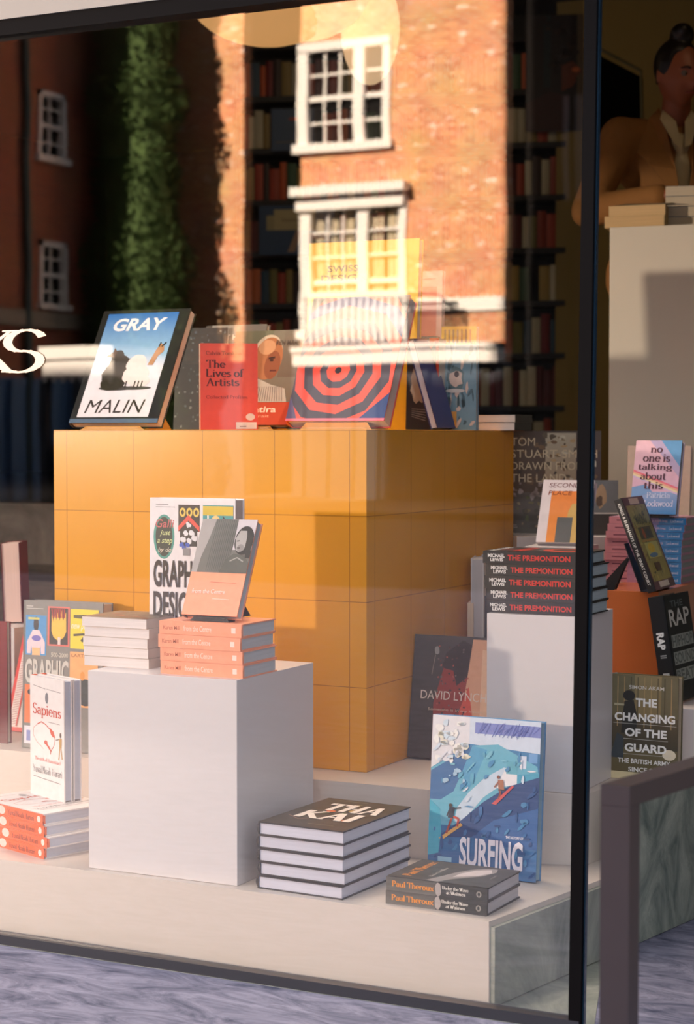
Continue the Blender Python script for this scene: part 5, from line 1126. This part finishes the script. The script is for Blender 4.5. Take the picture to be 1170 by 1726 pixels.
def head_mesh(mb_, c, yaw, pitch=0, s=1.0):
    """skull, jaw, nose, brow, lips and ears, facing -y before the turn"""
    Mh = Matrix.Translation(c) @ Matrix.Rotation(R(yaw), 4, 'Z') @ Matrix.Rotation(R(pitch), 4, 'X') @ Matrix.Scale(s, 4)
    h = MB()
    n, k = 40, 28; base = len(h.v)
    def pt(th, ph):
        x, y, z = math.sin(ph) * math.cos(th), math.sin(ph) * math.sin(th), math.cos(ph)
        X, Y, Z = x * .074, y * .094, z * .115
        if z < 0:
            jaw = 1 - .34 * min(1, -z) ** 1.5; X *= jaw; Y *= (1 - .16 * (-z)) if y > 0 else (1 - .05 * (-z))
            if y > 0: Y *= 1 - .25 * (-z)
        g = lambda cx, cz, sx, sz: math.exp(-((X - cx) / sx) ** 2 - ((Z - cz) / sz) ** 2)
        if y < 0:
            Y -= .026 * g(0, -.022, .012, .020); Y -= .013 * g(0, -.006, .009, .022)          # nose
            Y -= .007 * g(0, .036, .055, .012)                                                # brow
            Y += .011 * (g(-.030, .012, .016, .011) + g(.030, .012, .016, .011))              # eye sockets
            Y -= .007 * (g(-.042, -.022, .02, .018) + g(.042, -.022, .02, .018))              # cheeks
            Y -= .009 * g(0, -.052, .022, .0075) - .006 * g(0, -.058, .024, .003)             # lips
            Y -= .010 * g(0, -.094, .022, .016); Y += .005 * g(0, -.074, .02, .007)           # chin
        return Vector((X, Y, Z))
    for i in range(1, k):
        for j in range(n): h.v.append(tuple(Mh @ pt(2 * math.pi * j / n, math.pi * i / k)))
    h.v.append(tuple(Mh @ pt(0, 0))); h.v.append(tuple(Mh @ pt(0, math.pi))); Tp = len(h.v) - 2
    for i in range(k - 2):
        for j in range(n): j2 = (j + 1) % n; h.f.append([i * n + j, (i + 1) * n + j, (i + 1) * n + j2, i * n + j2])
    for j in range(n): j2 = (j + 1) % n; h.f.append([Tp, j, j2]); e = (k - 2) * n; h.f.append([Tp + 1, e + j2, e + j])
    b = len(mb_.v); mb_.v += h.v; mb_.f += [[b + i for i in f] for f in h.f]; mb_.m += [0] * len(h.f)
    for sx in (-1, 1): mb_.ball(Mh @ Vector((sx * .076, .012, -.006)), (.011 * s, .016 * s, .03 * s), 10, 8)
    return Mh
def face_parts(Mh, parent, s=1.0):
    for sx in (-1, 1):
        c = Mh @ Vector((sx * .030, -.0735, .011))
        MB().ball(c, .0125 * s, 14, 10).build('eye', paint('eye_white', (120, 104, 92), .2), None, True).parent = parent
        c2 = Mh @ Vector((sx * .030 + .002, -.0815, .010)); MB().ball(c2, .0058 * s, 10, 8).build('iris', paint('iris', (30, 20, 16), .1), None, True).parent = parent
        p = [Mh @ Vector((sx * (.014 + .008 * i), -.091 + .0012 * i * i, .030 + .004 * math.sin(i * .9))) for i in range(5)]
        MB().tube(p, [.002, .0035, .0035, .003, .0015], 6).build('eyebrow', HAIR, None, True).parent = parent
    p = [Mh @ Vector((-.024 + .008 * i, -.098 + .0016 * (i - 3) ** 2, -.0535 - .0012 * math.cos(i * 1.05))) for i in range(7)]
    MB().tube(p, [.001, .003, .0042, .0042, .0042, .003, .001], 8).build('lips', paint('lips', (150, 70, 58), .4), None, True).parent = parent
def hand(mb_, wrist, d, nrm, s=1.0, curl=.5):
    """palm, five fingers; d points along the fingers, nrm is the back of the hand"""
    d = d.normalized(); nrm = (nrm - d * nrm.dot(d)).normalized(); side = d.cross(nrm).normalized()
    mb_.capsule(wrist, wrist + d * .03 * s, .024 * s, .026 * s)
    for k in range(4):
        o = (k - 1.5) * .0185 * s; L = (.068, .078, .073, .058)[k] * s; a = wrist + side * o * .7 + d * .035 * s; b = wrist + side * o + d * .085 * s
        mb_.capsule(a, b, .013 * s, .0105 * s, 10); q = b; di = d
        for j, f in enumerate((.45, .32, .23)):
            di = (di - nrm * math.tan(curl * .55)).normalized(); r = q + di * L * f; mb_.capsule(q, r, (.0095 - .001 * j) * s, (.0088 - .001 * j) * s, 8); q = r
    a = wrist + side * -.02 * s + d * .02 * s; b = a + (d * .6 - side * .8 - nrm * .2).normalized() * .04 * s; c = b + (d * .9 - side * .35 - nrm * .3).normalized() * .032 * s
    mb_.capsule(a, b, .013 * s, .011 * s, 10); mb_.capsule(b, c, .0105 * s, .0085 * s, 10)

def person(label, foot, yaw, head_yaw, head_pitch, coat, hair, arms, lean=.12, hgt=1.70):
    e = empty('person', label, 'person', T(foot, yaw)); s = hgt / 1.70
    V = lambda x, y, z: Vector((x, y, z)) * s
    hipz, chest, neck, hd = V(0, 0, .93), V(0, -lean * .55, 1.28), V(0, -lean * .9, 1.44), V(0, -lean - .035, 1.585)
    b = MB()
    b.capsule(V(-.05, 0, .92), V(.05, 0, .92), .125 * s, .125 * s); b.capsule(V(0, 0, .95), V(0, -lean * .3, 1.1), .125 * s, .11 * s); b.capsule(V(0, -lean * .3, 1.1), chest, .11 * s, .13 * s)
    b.capsule(chest + V(-.09, 0, .04), chest + V(.09, 0, .04), .09 * s, .09 * s); b.capsule(neck, neck + (hd - neck) * .6, .056 * s, .05 * s)
    for sx in (-1, 1):
        b.capsule(V(sx * .09, 0, .88), V(sx * .10, -.01, .49), .085 * s, .055 * s); b.capsule(V(sx * .10, -.01, .49), V(sx * .10, .01, .09), .052 * s, .036 * s)
        b.capsule(V(sx * .10, .03, .04), V(sx * .11, -.13, .03), .04 * s, .03 * s)
        sh = V(sx * .185, -lean * .85, 1.385); el, wr = [V(*q) for q in arms[sx]]
        b.capsule(sh, el, .048 * s, .038 * s); b.capsule(el, wr, .038 * s, .026 * s); hand(b, wr, wr - el, Vector((0, -.2, 1)), s)
        b.capsule(chest + V(sx * .06, 0, .08), sh, .06 * s, .055 * s)
    Mh = head_mesh(b, hd, head_yaw, head_pitch, s)
    remesh(b, 'body', SKIN, e, .006, 2); face_parts(Mh, e, s)
    # coat
    c = MB(); c.capsule(V(-.06, 0, .88), V(.06, 0, .88), .17 * s, .17 * s); c.capsule(V(0, 0, .9), chest, .165 * s, .16 * s); c.capsule(chest + V(-.11, .02, .03), chest + V(.11, .02, .03), .12 * s, .12 * s)
    for sx in (-1, 1):
        sh = V(sx * .20, -lean * .85, 1.375); el, wr = [V(*q) for q in arms[sx]]; wq = el + (wr - el) * .86
        c.capsule(chest + V(sx * .06, .02, .09), sh, .080 * s, .074 * s); c.capsule(sh, el, .076 * s, .060 * s); c.capsule(el, wq, .060 * s, .048 * s)
    c.capsule(V(0, .01, .86), V(0, .01, .55), .17 * s, .19 * s)
    remesh(c, 'coat', coat, e, .011, 6)
    # collar, lapels and shirt front
    for sx in (-1, 1):
        f = chest + V(0, -.165, -.02)
        l_ = [neck + V(sx * .055, .03, .045), neck + V(sx * .10, .0, .0), chest + V(sx * .155, -.115, .03), chest + V(sx * .12, -.165, -.02), f + V(sx * .01, -.025, -.14), f + V(sx * .03, -.02, -.02), neck + V(sx * .06, -.06, -.01)]
        m = MB(); nn = Vector((0, -.010, 0)); k = len(l_); m.v = [tuple(p) for p in l_] + [tuple(p + nn) for p in l_]
        m.f = [list(range(k))[::-1], [k + i for i in range(k)]] + [[i, (i + 1) % k, k + (i + 1) % k, k + i] for i in range(k)]; m.m = [0] * (k + 2)
        m.build('lapel', coat, e, bevel=.003)
        m = MB(); l2 = [neck + V(sx * .052, -.02, .03), neck + V(sx * .07, -.06, -.01), f + V(sx * .030, -.004, .07), f + V(sx * .004, -.008, .06), neck + V(sx * .016, -.075, -.02)]
        k = len(l2); m.v = [tuple(p) for p in l2] + [tuple(p + nn * .6) for p in l2]; m.f = [list(range(k))[::-1], [k + i for i in range(k)]] + [[i, (i + 1) % k, k + (i + 1) % k, k + i] for i in range(k)]; m.m = [0] * (k + 2)
        m.build('shirt_collar', SHIRT, e, bevel=.002)
    sf = MB(); sf.capsule(chest + V(0, -.10, .05), chest + V(0, -.125, -.14), .055 * s, .05 * s); remesh(sf, 'shirt', SHIRT, e, .008, 3)
    tr = MB()
    for sx in (-1, 1): tr.capsule(V(sx * .09, 0, .86), V(sx * .10, -.01, .5), .098 * s, .075 * s); tr.capsule(V(sx * .10, -.01, .5), V(sx * .10, .01, .10), .072 * s, .06 * s)
    remesh(tr, 'trousers', TROU, e, .012, 3)
    # hair
    h = MB()
    if hair == 'bun':
        for i in range(1):
            h.ball(Mh @ Vector((0, .022, .035)), (.083 * s, .092 * s, .098 * s), 24, 16)
            h.ball(Mh @ Vector((0, .012, .148)), (.042 * s, .04 * s, .038 * s), 18, 12); h.capsule(Mh @ Vector((0, .015, .10)), Mh @ Vector((0, .012, .14)), .036 * s, .03 * s)
            for k in range(6): a = k * 1.05; h.ball(Mh @ Vector((.026 * math.cos(a), .012 + .026 * math.sin(a), .150 + .012 * math.sin(a * 2))), .022 * s, 10, 8)
            for sx in (-1, 1): h.capsule(Mh @ Vector((sx * .070, .0, .045)), Mh @ Vector((sx * .074, .022, -.03)), .016 * s, .008 * s)
    else:
        rg = random.Random(1)
        h.ball(Mh @ Vector((0, .03, .04)), (.10 * s, .11 * s, .11 * s), 20, 14)
        for k in range(120):
            a, b_ = rg.uniform(0, 2 * math.pi), rg.uniform(-.5, 1.5); r = rg.uniform(.11, .15)
            x, y, z = r * math.cos(a) * math.cos(b_), .04 + r * math.sin(a) * math.cos(b_), .05 + r * math.sin(b_)
            if y < -.03 and z < .085: continue
            h.ball(Mh @ Vector((x, y, z)), rg.uniform(.016, .028) * s, 8, 6)
    # keep the face free: the front of the hair volume is cut back behind the forehead line
    out = []
    Mi = Mh.inverted()
    for v in h.v:
        q = Mi @ Vector(v)
        if q.y < -.035 and q.z < .075: q.y = -.035 + (q.y + .035) * .05
        out.append(tuple(Mh @ q))
    h.v = out
    remesh(h, 'hair', HAIR, e, .006, 2)
    return e
# woman behind the counter: head about at (1138,125), shoulders at 160-200
FZ = .875
wd_ = on(1122, 6.66, FZ)
person('person in a camel coat with dark hair in a bun, leaning at the counter', wd_, 27 + 3, 22, 12, COAT, 'bun',
       {-1: ((-.33, -.18, 1.10), (-.08, -.42, 1.13)), 1: ((.33, -.16, 1.10), (.16, -.44, 1.12))}, lean=.14, hgt=1.635)
def art_port(P):
    P.rect(0, 0, 1, 1, (30, 18, 18)); rg = random.Random(31)
    P.rect(.86, 0, 1, 1, (96, 78, 54)); P.poly([(0, .2), (.75, .26), (.86, .45), (.84, 1), (0, 1)], (38, 26, 28)); P.rect(.3, .38, .42, 1, (24, 40, 46))
    for i in range(60): a = rg.uniform(-1.2, 1.6); r = rg.uniform(.5, .85); P.ell(.25 + r * .75 * math.cos(a) * .98, .72 + r * .30 * math.sin(a), .05, .018, rg.choice([(44, 28, 30), (30, 20, 24), (58, 36, 30)]), 7, 0, .3); P.d -= .00005
    P.d += .0001; P.poly([(.6, .56), (.78, .60), (.92, .53), (.94, .5), (.84, .46), (.84, .42), (.78, .38), (.6, .34)], (112, 54, 34)); P.ell(.84, .525, .07, .02, (206, 106, 50)); P.poly([(0, 0), (.7, 0), (.74, .3), (.4, .34), (0, .24)], (60, 26, 28))
board('poster_board', 'dark poster of a curly haired head in profile beside the top of the back bookcase', 1.62, zs_[6] + .05, .32, .62, art_port, (30, 18, 18))
bpy.context.view_layer.update()
